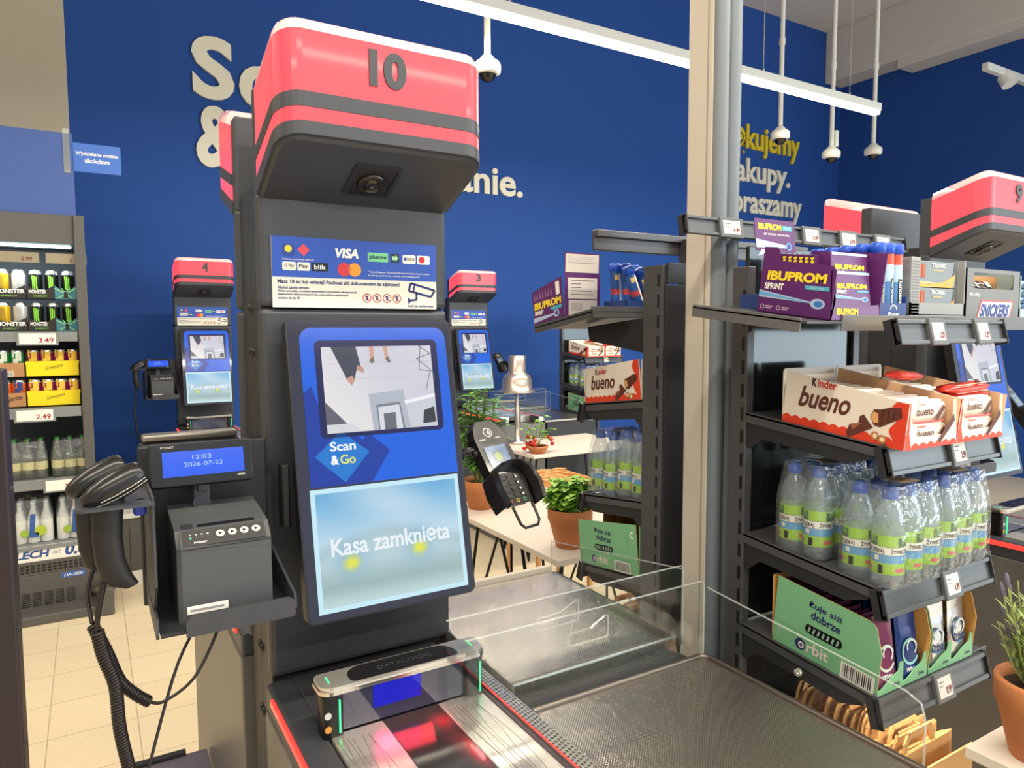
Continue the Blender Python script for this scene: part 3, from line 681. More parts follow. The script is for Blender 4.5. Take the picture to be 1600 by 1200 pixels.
def make_scanner(label, group, fine=True):
    t = thing('flatbed_scanner', label, 'barcode scanner', (.44, .83, .862), group)
    p = MB().box(.302, .390, .56, 1.072, .862, .9125, STEELB, .003).box(.489, .574, .56, 1.072, .862, .9125, STEELB, .003)
    if fine:
        for xa in (.31, .50):
            for k in range(7):
                P = [(xa+.008*k+.004*math.sin(9*y+k)+.003*math.sin(23*y+2*k), y) for y in [.565+.02*i for i in range(25)]]
                p.line(F((0, 0, .9126), (1, 0, 0), (0, 1, 0)), P, .0009, mat('moire_line', (168, 163, 154), .4, .8), n0=.0002)  # moiré ripple of the steel painted as thin wavy lines
    p.build('steel_platter', t)
    MB().box(.390, .489, .56, 1.072, .88, .9115, mat('scanner_glass', (28, 12, 14), .05, coat=1.), .001).build('glass_window', t)
    if fine:
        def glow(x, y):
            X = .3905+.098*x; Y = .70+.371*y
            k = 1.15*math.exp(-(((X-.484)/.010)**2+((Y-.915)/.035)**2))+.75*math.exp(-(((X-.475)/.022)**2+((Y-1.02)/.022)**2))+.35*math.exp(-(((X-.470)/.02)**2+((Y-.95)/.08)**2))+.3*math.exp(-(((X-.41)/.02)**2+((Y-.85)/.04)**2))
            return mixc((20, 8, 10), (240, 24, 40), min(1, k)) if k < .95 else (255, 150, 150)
        MB().picture(F((0, 0, .9117), (1, 0, 0), (0, 1, 0)), .3905, .70, .4885, 1.071, glow, 16, 40, SCRP, n0=0).build('painted_glow', t)  # red glow spots painted as an emissive picture over the window
        area('scanner_red_light', (.43, 1.066, .955), .10, .03, .10, (1, .04, .06), (math.radians(-60), 0, 0))
    for x in (.3065, .557):
        c = MB().box(x-.017, x+.017, 1.062, 1.102, .9, .984, BLACK, .008, seg=3).build('post', t)
        MB().box(x+.008, x+.0105, 1.059, 1.063, .918, .972, GREENLED).build('status_light', c)
    MB().disc(front(.297, 1.0615, .95), 0, 0, .0055, paint((190, 190, 190)), n0=.0008, depth=.001).disc(front(.297, 1.0615, .928), 0, 0, .0055, paint((200, 140, 60)), n0=.0008, depth=.001).build('button', t)
    wg = mat('tower_glass', (60, 62, 84), .06, .2, coat=1.)
    MB().box(.324, .541, 1.074, 1.09, .913, .984, wg, .001).build('tower_window', t)
    if fine: MB().rect(front(.0, 1.0738, 0), .375, .935, .46, .975, mat('blue_glow', (20, 20, 120), .1, emit=.75, ergb=(30, 34, 190)), n0=.0003).build('blue_patch', t)  # flat blue emissive rectangle on the tower window
    b = MB().poly(F((0, 0, .985), (1, 0, 0), (0, 1, 0)), rrect(.284, 1.052, .576, 1.112, (.02, .02, .012, .012)), CHROME, n0=0, depth=.006)
    b.poly(F((0, 0, .985), (1, 0, 0), (0, 1, 0)), rrect(.286, 1.054, .574, 1.110, (.02, .02, .012, .012)), STEELB, n0=.006, depth=.006)
    b.poly(F((0, 0, .985), (1, 0, 0), (0, 1, 0)), rrect(.335, 1.058, .525, 1.108, (.01, .01, .03, .03)), mat('bar_top_black', (40, 40, 44), .18, .4), n0=.0121)
    tf = F((0, 0, .9975), (1, 0, 0), (0, 1, 0))
    b.rect(tf, .302, 1.072, .3045, 1.094, GREENLED).rect(tf, .556, 1.076, .5585, 1.098, GREENLED)
    b.text(tf, 'DATALOGIC', .385, 1.075, .095, .011, mat('embossed', (96, 96, 98), .3, .6), depth=.0006, bold=.0)
    b.build('bridge_bar', t)
    return t
def tray_rim(mb, x0, x1, y0, y1, z, r, m):
    P = [(x, y, z) for x, y in [(x0, y1)]+arc(x1-.02, y1-.02, .02, 90, 0, 5)+[(x1, y0)]]
    mb.tube(P, r, m, 8)
def make_trays(label1, label2, group, fine=True):
    t = thing('bagging_scale', label1, 'bagging tray', (.86, .75, .85), group)
    MB().box(.640, 1.066, .45, 1.014, .862, .8785, STEEL, .004).build('plate', t)
    m = MB(); tray_rim(m, .645, 1.066, .45, 1.014, .8805, .0055, mat('rim_steel', (120, 112, 106), .3, .9)); m.build('rim', t)
    MB().box(.66, 1.05, .46, 1.0, 0, .862, DARK, .004).build('pedestal', t)
    u = thing('bagging_shelf', label2, 'bagging tray', (.83, 1.3, .85), group)
    MB().box(.632, 1.040, 1.062, 1.53, .862, .912, STEEL, .006).build('plate', u)
    MB().box(.632, 1.035, 1.53, 1.545, .862, .925, CREAMP, .003).build('back_edge', u)
    MB().box(.640, 1.05, 1.016, 1.07, .855, .868, GRAPH, .002).build('gap_strip', u)
    MB().box(.66, 1.02, 1.07, 1.53, 0, .862, DARK, .004).build('pedestal', u)
    return t, u
def grip(x0, x1, z0, z1):
    return [(x0+.006, z0)]+arc(x1-.006, z0+.006, .006, 270, 360, 4)+arc(x1-.006, z1+.004, .006, 0, 90, 4)+[(x0+(x1-x0)*.55, z1-.006), (x0+(x1-x0)*.3, z1-.008)]+arc(x0+.006, z1-.014, .006, 90, 180, 4)+arc(x0+.006, z0+.006, .006, 180, 270, 4)
def make_glass(labels, group, fine=True):
    out = []
    for k in (0, 1):
        t = thing('acrylic_guard', labels[k], 'acrylic guard', ((.85, 1.02, .875), (.85, 1.06, .9))[k], group)
        if k == 0: y, zt, x0, x1, zb, back = 1.022, 1.034, .52, 1.072, .868, None
        else: y, zt, x0, x1, zb, back = 1.056, 1.061, .50, 1.046, .88, 1.546
        f = front(0, y, 0)
        g = (.7284, .8200, .9745, 1.006) if k == 0 else (.6835, .776, 1.002, 1.033)
        hole = grip(*g)
        MB().poly(f, [(x0, zb), (x1, zb), (x1, zt), (x0, zt)], GLASS, n0=-.002, depth=.004, holes=[hole]).build('panel', t)
        e = MB().tube([(x0, y, zt), (x1-.008, y, zt), (x1-.002, y, zt-.004)], .0018, GEDGE, 6).tube([(x1, y, zt-.006), (x1, y, zb)], .0022, GEDGE, 6)
        e.tube([f.p(a, b) for a, b in hole], .0016, GEDGE, 6, closed=True)
        if k == 0:
            P = [(1.012, .868), (1.012, 1.022), (.60, .988), (.575, .978), (.568, .955), (.568, .868)]
            sf = F((1.072, 0, 0), (0, -1, 0), (0, 0, 1))
            MB().poly(sf, [(-a, b) for a, b in P], GLASS, n0=-.002, depth=.004).build('side_panel', t)
            e.tube([(1.072, a, b) for a, b in P[1:]], .0018, GEDGE, 6)
            e.lathe((1.078, .80, .93), [(.007, 0), (.007, .006), (0, .008)], STEELB, 10, (1, 0, 0), cap=False)
        else:
            sf = F((1.046, 0, 0), (0, -1, 0), (0, 0, 1)); P = [(1.06, .88), (1.06, 1.052), (1.546, .986), (1.546, .88)]
            MB().poly(sf, [(-a, b) for a, b in P], GLASS, n0=-.002, depth=.004).build('side_panel', t)
            e.tube([(1.046, a, b) for a, b in P[1:]], .0018, GEDGE, 6)
            MB().box(1.036, 1.056, 1.06, 1.54, .888, .904, mat('glass_channel', (92, 88, 86), .3, .6), .002).build('channel', t)
        e.build('polished_edge', t); out.append(t)
    return out
def make_printer(labels, group, fine=True):
    """mount (plate and tray), receipt printer, customer display, gun holder"""
    t = thing('printer_mount', labels[0], 'mount', (.16, 1.2, 1.11), group)
    MB().box(.060, .258, 1.268, 1.278, 1.105, 1.366, DARK, .003).box(.25, .266, 1.27, 1.29, 1.15, 1.30, DARK).build('back_plate', t)
    m = MB().box(.070, .253, 1.075, 1.268, 1.122, 1.128, DARK)
    m.poly(front(.102, 1.074, 1.118), rrect(0, 0, .152, .031, (0, .004, .012, .012)), GRAPH, n0=0, depth=.004)
    m.poly(F((.0685, 1.27, 1.118), (0, -1, 0), (0, 0, 1)), [(0, 0), (.185, 0), (.192, .008), (.186, .030), (.06, .030), (.0, .05)], GRAPH, n0=0, depth=.004)
    m.poly(F((.258, 1.27, 1.118), (0, -1, 0), (0, 0, 1)), [(0, 0), (.180, 0), (.194, .010), (.192, .032), (.16, .038), (.0, .075)], GRAPH, n0=0, depth=.004)
    m.build('tray', t)
    p = thing('receipt_printer', labels[1], 'receipt printer', (.166, 1.17, 1.128), group)
    PR = mat('printer_grey', (74, 77, 80), .5, noise=.03, bump='fine')
    sec = [(1.100, 1.128), (1.100, 1.238), (1.1255, 1.2585), (1.20, 1.268), (1.245, 1.272), (1.25, 1.128)]
    m = MB().loft([[Vector((x, y if abs(x-.1595) < .062 or y > 1.11 else y+.004, z)) for y, z in sec] for x in (.096, .102, .223, .228)], PR, smooth=False)
    m.rect(front(.104, 1.0995, 1.235), 0, 0, .124, .0012, BLACK)
    m.build('body', p)
    tf = F((.102, 1.100, 1.238), (1, 0, 0), (0, .0255, .0205))
    m = MB().rect(tf, .003, .002, .119, .031, mat('printer_panel', (60, 60, 62), .3), n0=.0006)
    for x in (.055, .072, .089, .106): m.disc(tf, x, .018, .0062, mat('silver_button', (206, 204, 200), .35, .3), n0=.0008, depth=.0016, ry=.0058).poly(tf, [(x-.0022, .0150), (x+.003, .018), (x-.0022, .0210)], BLACK, n0=.0026)
    m.text(tf, 'POSNET', .018, .006, .018, .0030, WHITE, n0=.0010)
    for x in (.014, .022, .030, .038): m.rect(tf, x-.0014, .021, x+.0014, .0225, WHITE, n0=.001).disc(tf, x, .017, .0007, paint((150, 150, 150)), n0=.001)
    m.disc(tf, .014, .0155, .0014, GREENLED, n0=.0012); m.build('button_panel', p)
    sf = F((.102, 1.1255, 1.2585), (1, 0, 0), (0, .0745, .0095))
    MB().poly(sf, rrect(.026, .006, .108, .016, .003), BLACK, n0=.0006).rect(sf, .004, .004, .020, .022, mat('serrated', (52, 52, 54), .4), n0=.0006).build('paper_slot', p)
    MB().rect(front(.107, 1.0995, 1.140), 0, 0, .056, .012, WHITE).rect(front(.107, 1.0995, 1.140), .004, .004, .05, .007, paint((150, 150, 150)), n0=.0008).build('sticker', p)
    d = thing('customer_display', labels[2], 'display', (.148, 1.21, 1.128), group)
    f = F((.072, 1.20, 1.310), (1, 0, 0), (0, .02, .066))
    m = MB().box(0, .1525, 0, .0685, -.02, 0, BLACK, .003, fr=f).rect(f, .002, .002, .1505, .0665, GLOSSB, n0=.0003)
    m.text(f, 'POSNET', .017, .060, .019, .0036, paint((180, 176, 160)), n0=.0006, bold=.0); m.rect(f, .127, .0085, .1385, .0115, paint((140, 138, 120)), n0=.0006)
    m.build('housing', d)
    m = MB().rect(f, .0185, .0148, .1385, .0545, lit((30, 92, 240)), n0=.0006)
    m.text(f, '12:03', .0615, .0405, .028, .0070, lit((176, 214, 255)), n0=.001, bold=.0).text(f, '2026-07-22', .049, .0295, .057, .0068, lit((176, 214, 255)), n0=.001, bold=.0)
    m.build('screen', d)
    MB().box(.134, .160, 1.225, 1.235, 1.268, 1.315, GRAPH, .004).box(.140, .154, 1.222, 1.268, 1.292, 1.308, GRAPH, .003).build('stalk', d)
    MB().cyl((.147, 1.224, 1.275), (.147, 1.236, 1.275), .0135, GRAPH, 18).build('pivot', d)
    h = thing('scanner_holder', labels[3], 'holder', (.03, 1.14, 1.16), group)
    m = MB().poly(F((.069, 1.27, 1.135), (0, -1, 0), (0, 0, 1)), [(0, 0), (.13, 0), (.19, .06), (.19, .187), (.0, .187)], GRAPH, n0=0, depth=.0035)
    m.build('side_plate', h)
    ZP = 1.314
    pl = rrect(-.024, 1.065, .069, 1.185, (.012, .004, .004, .012))
    MB().poly(F((0, 0, ZP), (1, 0, 0), (0, 1, 0)), pl, GRAPH, n0=0, depth=.004, holes=[arc(.012, 1.095, .019, 0, 360, 14)[:-1], arc(.004, 1.16, .019, 0, 360, 14)[:-1]]).build('top_plate', h)
    return t, p, d, h
def make_gun(x, y, label, group, yaw=0.):
    t = thing('handheld_scanner', label, 'handheld scanner', (x, y, 1.31), group)
    c, s = math.cos(yaw), math.sin(yaw)
    def T(a, b, z): return Vector((x+a*c-b*s, y+a*s+b*c, z))
    ta = math.radians(27); ca, sa = math.cos(ta), math.sin(ta)
    def A(k, w, h, q): return T(k*ca-h*math.sin(q)*sa, w*math.cos(q), 1.340+k*sa+h*math.sin(q)*ca)
    secs = [(k*.80, w*.84, h*.84) for k, w, h in ((-.054, .003, .003), (-.052, .010, .009), (-.045, .0165, .0150), (-.030, .0225, .0200), (-.008, .0260, .0235), (.014, .0262, .0240), (.034, .0246, .0225), (.046, .0225, .0205), (.049, .0195, .0175))]
    Q = [2*PI*k/18 for k in range(18)]
    MB().loft([[A(k, w, h, q) for q in Q] for k, w, h in secs], mat('gun_gloss', (24, 24, 27), .28, coat=.1)).build('head', t)
    MB().loft([[A(k, w, w*.9, q) for q in Q] for k, w in ((.0391, .0135), (.0396, .0135))], GLOSSB).build('window', t)
    MB().tube([A(k, w*1.012, h*1.012, -PI/2-.9) for k, w, h in secs[2:8]], .0007, STEELB, 5).tube([A(k, w*1.012, h*1.012, PI+.35) for k, w, h in secs[3:8]], .0006, STEELB, 5).build('trim_line', t)
    hs = [(0, 1.33, .017, .024), (-.002, 1.30, .016, .022), (-.003, 1.27, .0155, .021), (-.001, 1.24, .0155, .021), (.004, 1.22, .014, .020), (.013, 1.207, .011, .016), (.024, 1.199, .008, .010)]
    MB().loft([[T(a-.008+l*.88*math.cos(q), w*.85*math.sin(q), z+(.3*l*math.cos(q) if z < 1.23 else 0)) for q in [2*PI*k/14 for k in range(14)]] for a, z, w, l in hs], mat('gun_matt', (26, 24, 26), .5)).build('grip', t)
    MB().box(-.006, .010, -.006, .006, 1.296, 1.318, mat('trigger_blue', (40, 60, 170), .35), .003, fr=F(T(.028, 0, 0), (c, s, 0), (-s, c, 0))).build('trigger', t)
    return t
def make_terminal(label, group, fine=True):
    # payment terminal on an arm, tilted back and leaning
    global GT
    g0 = GT; pv = Vector((.70, 1.16, 1.295)); GT = GT @ Matrix.Translation((.004, 0, .016)) @ Matrix.Translation(pv) @ Matrix.Scale(.86, 4) @ Matrix.Translation(-pv)
    t = thing('payment_terminal', label, 'payment terminal', (.70, 1.15, 1.19), group)
    f = F((.663, 1.150, 1.185), (.94, .18, .03), (-.15, .55, .80))
    TB = mat('terminal_black', (34, 33, 34), .28, coat=.2)
    m = MB(); prof = [(.010, 0), (.080, 0), (.092, .06), (.088, .17), (.078, .198), (.062, .212), (.018, .212), (.004, .196), (-.004, .17), (-.002, .06)]
    m.poly(f, prof, TB, n0=-.03, depth=.03)
    m.poly(f, [(.018, .155), (.07, .155), (.072, .185), (.058, .203), (.022, .203), (.008, .185), (.010, .155)], mat('terminal_top', (44, 42, 43), .35), n0=.0005)
    m.build('body', t)
    s = MB().rect(f, .010, .092, .074, .146, lit((120, 146, 180)), n0=.0012)
    s.poly(f, rrect(.028, .101, .056, .133, .002), lit((96, 116, 146)), n0=.0015).disc(f, .042, .117, .011, lit((150, 170, 90)), n0=.0018)
    for i in range(8): s.rect(f, .014+i*.0072, .139, .018+i*.0072, .142, lit((160, 180, 205)), n0=.0015)
    s.build('screen', t)
    s = MB().ring(f, .040, .181, .0105, .0122, WHITE, n0=.0012)
    for k in range(3): s.ring(f, .036, .181, .003+k*.003, .0042+k*.003, WHITE, n0=.0012, a0=-50, a1=50, n=6)
    s.text(f, 'UPN/3000', .008, .162, .018, .004, WHITE, n0=.0012).text(f, 'ingenico', .056, .163, .016, .004, WHITE, n0=.0012)
    s.build('contactless_mark', t)
    # privacy hood around the keypad
    hood = MB()
    P0 = [(-.012, -.010), (-.018, .03), (-.012, .07), (.01, .088), (.042, .092), (.074, .088), (.098, .07), (.106, .03), (.098, -.010)]
    def ring(k, n): return [f.p(.043+(a-.043)*k, b, n) for a, b in P0]
    R = [ring(1.0, -.03), ring(1.04, .0), ring(1.05, .022), ring(.98, .034), ring(.86, .030), ring(.80, .004)]
    for a, b in zip(R, R[1:]): hood.add(a+b, [(i, i+1, len(a)+i+1, len(a)+i) for i in range(len(a)-1)], TB, True)
    hood.build('keypad_hood', t)
    kp = MB().rect(f, .004, -.006, .082, .074, BLACK, n0=.002)
    for i in range(3):
        for j in range(4): kp.rect(f, .014+i*.021, .012+j*.015, .03+i*.021, .022+j*.015, mat('key_black', (28, 28, 30), .4), n0=.002, depth=.002)
    for i, s_ in enumerate(('3', '6', '9')): kp.text(f, s_, .058, .057-i*.015, .004, .007, WHITE, n0=.0045)
    kp.text(f, '#', .058, .0135, .005, .006, WHITE, n0=.0045)
    for x, c in ((.016, (170, 60, 50)), (.037, (200, 170, 60)), (.058, (80, 150, 90))): kp.ring(f, x, .003, .003, .0045, paint(c), n0=.0045)
    kp.build('keypad', t)
    MB().tube([f.p(a, b, .004) for a, b in [(.014, -.01), (.016, -.052), (.024, -.062), (.062, -.062), (.072, -.052), (.074, -.01)]], .0032, BLACK, 8).build('wire_loop', t)
    g = MB().tube([f.p(-.004, .15, -.02), f.p(-.03, .155, -.03), f.p(-.05, .12, -.06), (.615, 1.31, 1.27)], .010, BLACK, 8)
    g.tube([f.p(.02, .21, -.02), f.p(-.005, .222, -.03), f.p(-.028, .20, -.04), f.p(-.04, .14, -.06)], .0025, BLACK, 6)
    g.lathe(f.p(-.004, .14, -.015), [(.008, 0), (.008, .008), (0, .010)], BLACK, 12, -f.u, cap=False); g.build('arm', t)
    GT = g0
    return t
GK = 'self-checkout kiosks'
place()
make_kiosk('10', 'large near self-checkout kiosk with lit red box numbered 10', GK)
make_counter('near checkout counter with red light strip under the number 10 kiosk', None)
make_scanner('near flatbed scanner with steel bridge and red glow in front of the number 10 kiosk', None)
make_trays('large near bagging tray of linen steel at the bottom of the photo', 'raised steel bagging shelf behind the near bagging tray', None)
make_glass(('clear acrylic guard around the near bagging tray', 'clear acrylic guard of the raised bagging shelf behind'), None)
make_printer(('dark mount with folded tray carrying the near receipt printer', 'grey receipt printer with four silver buttons beside the number 10 kiosk', 'near customer display with blue screen showing 12:03', 'grey angled holder for two handheld scanners beside the near receipt printer'), None)
make_gun(.022, 1.095, 'front one of two black handheld scanners in the near holder', None, .12)
make_gun(.003, 1.172, 'rear one of two black handheld scanners in the near holder', None, .12)
make_terminal('near payment terminal on an arm with lit screen at the right of the large screen', None)
# coiled cables
def coil(path, R, r, turns, m):
    P = [Vector(p) for p in path]; L = [0]
    for a, b in zip(P, P[1:]): L.append(L[-1]+(b-a).length)
    out = []; N = turns*10
    for i in range(N+1):
        s = L[-1]*i/N; k = max(j for j in range(len(L)-1) if L[j] <= s+1e-9); q = (s-L[k])/(L[k+1]-L[k]); c = P[k].lerp(P[k+1], q)
        t = (P[min(k+2, len(P)-1)]-P[max(k-1, 0)]).normalized() if len(P) > 2 else (P[k+1]-P[k]).normalized()
        u = Vector((0, 1, 0)); u = (u-t*t.dot(u)).normalized(); w = t.cross(u); a = 2*PI*turns*i/N
        out.append(c+(u*math.cos(a)+w*math.sin(a))*R)
    return out
def smooth(P, n=6):
    P = [Vector(p) for p in P]; Q = [P[0]]+P+[P[-1]]; out = []
    for i in range(1, len(Q)-2):
        for k in range(n):
            t = k/n; a, b, c, d = Q[i-1], Q[i], Q[i+1], Q[i+2]
            out.append(.5*((2*b)+(c-a)*t+(2*a-5*b+4*c-d)*t*t+(3*b-a-3*c+d)*t**3))
    return out+[P[-1]]
CAB = mat('cable_black', (30, 24, 24), .42)
a = smooth([(.004, 1.095, 1.21), (-.004, 1.095, 1.17), (-.006, 1.095, 1.145)]); b = smooth([(-.006, 1.095, 1.143), (.000, 1.098, 1.105), (.012, 1.10, 1.06), (.015, 1.10, 1.0), (.022, 1.10, .95), (.034, 1.10, .88)])
m = MB().tube(a, [.0048-.0022*i/len(a) for i in range(len(a))], CAB).tube(coil(b, .0065, .0026, 62, CAB), .0027, CAB, 5).tube(smooth([(.034, 1.1, .88), (.045, 1.12, .90), (.10, 1.18, 1.04), (.156, 1.20, 1.12)]), .0025, CAB)
tag(m.build('scanner_cable'), 'thick black coiled cable hanging straight down from the front handheld scanner', 'cable')
a = smooth([(-.008, 1.160, 1.21), (-.016, 1.15, 1.18), (-.012, 1.125, 1.145)]); b = smooth([(-.012, 1.125, 1.143), (.004, 1.125, 1.10), (.018, 1.125, 1.055), (.036, 1.125, 1.03), (.055, 1.125, 1.012)])
m = MB().tube(a, .0028, CAB).tube(coil(b, .0062, .0026, 34, CAB), .0027, CAB, 5).tube(smooth([(.055, 1.125, 1.012), (.074, 1.125, 1.008), (.115, 1.13, 1.03), (.15, 1.15, 1.08), (.168, 1.17, 1.122)]), .0024, CAB)
tag(m.build('scanner_cable'), 'coiled cable of the rear handheld scanner branching to the right', 'cable')
# the counter behind number 10, facing the other way
place(mirror_y=1.4215)
make_kiosk('', 'kiosk standing back to back behind the number 10 kiosk, grey back in view', GK, fine=False, screen=False)
make_counter('grey counter side with red strip behind the near receipt printer', None, fine=False)
place()
t = thing('customer_display', 'back of a customer display, silver edge above the near blue display', 'display', (.175, 1.62, 1.2))
MB().box(.085, .268, 1.60, 1.64, 1.326, 1.341, mat('dull_silver', (150, 146, 138), .35, .8), .005, seg=3).build('silver_edge', t)
MB().box(.080, .272, 1.595, 1.63, 1.20, 1.324, BLACK, .004).build('housing', t)
# kiosks of the far row and the next place to the right
def far_set(dx, dy, num, w, fine=True, right=True):
    place(dx, dy)
    make_kiosk(num, w[0], GK, fine=fine)
    make_counter(w[1], None, fine=False); make_scanner(w[2], None, fine=False)
    if right:
        make_trays(w[3], w[4], None, False); make_glass((w[5], w[6]), None, False); make_terminal(w[7], None)
far_set(2.10, 0, '9', ('right-hand kiosk with lit red box numbered 9, cut by the photo edge', 'dark counter with glowing red strip under the number 9 kiosk', 'flatbed scanner with steel bridge at the right edge of the photo'), right=False)
make_terminal('payment terminal seen edge-on at the right border beside the number 9 screen', None)
make_printer(('mount beside the number 9 kiosk behind the near grey rack', 'receipt printer beside the number 9 kiosk', 'customer display beside the number 9 kiosk', 'scanner holder beside the number 9 kiosk'), None, False)
place(2.10, 0, mirror_y=1.4215)
make_kiosk('', 'kiosk standing back to back behind number 9, red side and grey back', GK, fine=False, screen=False)
far_set(.236, 3.95, '4', ('far kiosk numbered 4 at the left against the blue wall', 'far counter against the blue wall nearest to the drinks cooler', 'far flatbed scanner just above the near blue customer display'), right=False)
make_printer(('far mount at the left of the number 4 kiosk', 'far grey receipt printer at the left of the number 4 kiosk', 'far blue customer display at the left of the number 4 kiosk', 'far holder at the left of the number 4 receipt printer'), None, False)
make_gun(.022, 1.095, 'far black handheld scanner beside the number 4 kiosk', None, .12)
tag(MB().tube(smooth([(.01, 1.095, 1.21), (.005, 1.1, 1.12), (.0, 1.1, 1.0), (.02, 1.1, .86), (.06, 1.12, .80)]), .006, CAB).build('scanner_cable'), 'far black cable hanging below the number 4 handheld scanner', 'cable')
far_set(2.28, 3.95, '3', ('far kiosk numbered 3 half hidden behind the large screen', 'far counter with bagging trays seen beyond the white tables', 'far flatbed scanner with red light under the number 3 kiosk', 'far bagging tray of the number 3 kiosk', 'far raised bagging shelf of the number 3 kiosk', 'far acrylic guard of the number 3 bagging tray', 'far acrylic guard of the number 3 raised shelf', 'far payment terminal at the right of the number 3 kiosk'))
place()
# ------------------------------------------------------------------ checkout racks
ESL = mat('e_label_white', (206, 208, 200), .35); PRICE = paint((120, 28, 40)); ECASE = mat('e_label_case', (92, 94, 98), .4)
def price_rail(parent, x0, x1, y, z, h, tags, tilt=.25, m=None):
    """a rail facing -y with its bottom edge at (y, z)"""
    f = F((x0, y, z), (1, 0, 0), (0, tilt, 1)); L = x1-x0; m = m or mat('rail_grey', (88, 92, 96), .35, .3)
    b = MB().box(0, L, 0, h, -.004, 0, m, 0, fr=f).box(0, L, h*.84, h, 0, .006, m, .0008, fr=f).box(0, L, 0, h*.16, 0, .006, m, .0008, fr=f)
    b.box(0, .004, -.003, h+.003, -.02, .008, DARK, .001, fr=f).box(L-.004, L, -.003, h+.003, -.02, .008, DARK, .001, fr=f)
    r = b.build('price_rail', parent)
    for u, w, t in tags:
        k = MB().box(u, u+w, -.004, h+.002, 0, .010, ECASE, .002, fr=f).rect(f, u+w*.12, h*.10, u+w*.84, h*.86, ESL, n0=.0103)
        k.text(f, t, u+w*.5, h*.2, w*.3, h*.28, PRICE, n0=.0107, bold=.03).rect(f, u+w*.17, h*.66, u+w*.45, h*.70, paint((120, 120, 120)), n0=.0107).rect(f, u+w*.17, h*.52, u+w*.38, h*.55, paint((130, 130, 130)), n0=.0107)
        k.build('price_tag', r)
    return r
SH = {2: (1.3665, 1.3335), 3: (1.0935, 1.0640), 4: (.8840, .8530)}       # shelf top heights at the back and the front
YB, YF = 1.078, .758
def zs(k, y): a, b = SH[k]; return b+(a-b)*(y-YF)/(YB-YF)
def make_rack(label, rails, top=True):
    t = thing('checkout_rack', label, 'store rack', (1.455, .93, 0), 'checkout racks')
    for x in (1.25, 1.636):
        u = MB().box(x, x+.024, 1.078, 1.122, 0, 1.69, RACK, .002)
        f = side(x, 1.122, 0); g = front(x, 1.078, 0)
        for i in range(30): u.rect(f, .030, .10+i*.052, .038, .13+i*.052, BLACK)
        u.build('upright', t)
    MB().box(1.262, 1.648, 1.088, 1.098, .25, 1.735, RACKG, .002).build('back_panel', t)
    MB().box(1.25, 1.66, .78, 1.12, 0, .11, RACK, .004).build('base', t)
    for k in (2, 3, 4):
        za, zb = SH[k]
        f = F((1.25, YB, za), (1, 0, 0), (0, YF-YB, zb-za))          # n points down
        s = MB().box(0, .41, 0, .3215, 0, .006, RACK, .001, fr=f)
        for u in (0, .406): s.box(u, u+.004, 0, .3215, -.002, .022, RACK, .001, fr=f)
        s.box(0, .41, .318, .3225, -.006, .018, RACK, .001, fr=f)
        sh = s.build('shelf', t)
        for u in (1.2515, 1.652):
            sf = F((u, YB, za), (0, -1, -(za-zb)/.32), (0, 0, 1))
            MB().poly(sf, [(0, -.022), (.30, -.022), (.30, -.030), (.255, -.05), (.05, -.05), (.02, -.078), (0, -.078)], DARK, n0=-.006, depth=.004).build('bracket', sh)
        price_rail(sh, 1.245+rails[k][0], 1.64, .742, zb-.052, .052, rails[k][1])
    if top:
        f = F((1.10, 1.095, 1.601), (1, 0, 0), (0, -.28, -.036))
        s = MB().box(0, .88, 0, .282, 0, .005, RACK, .001, fr=f).box(0, .004, 0, .268, -.004, .022, mat('lip_grey', (112, 112, 114), .35, .3), .001, fr=f).box(.10, .88, .279, .283, -.012, .018, mat('lip_grey'), .001, fr=f)
        sh = s.build('top_shelf', t)
        MB().poly(side(1.256, 1.078, 1.545), [(0, 0), (.03, .03), (.22, .03), (.235, .02), (.245, .02), (.26, .045), (0, .055)], DARK, n0=-.004, depth=.004).build('bracket', sh)
        MB().box(1.285, 1.40, .775, .785, 1.552, 1.5575, mat('shelf_lamp', (255, 220, 160), .3, emit=3.5, ergb=(255, 214, 140)), 0).build('shelf_lamp', sh)
        area('shelf_strip_light', (1.46, .79, .785), .30, .02, .9, (1, .82, .56))
        price_rail(sh, 1.262, 1.652, .745, 1.522, .046, rails[1][1])
        price_rail(sh, 1.12, 1.95, 1.14, 1.76, .040, rails[0][1], .15)
    return t
make_rack('dark grey rack of sweets and water beside the near bagging tray', {0: (0, [(.10, .075, '14.99'), (.235, .075, '13.99'), (.385, .07, '13.99'), (.53, .075, '3.99'), (.68, .075, '3.29')]), 1: (0, [(.10, .055, '3.29'), (.265, .055, '3.29')]), 2: (.0, [(.205, .058, '2.99')]), 3: (0, [(.20, .062, '4.99')]), 4: (0, [(.185, .066, '0.99')])})
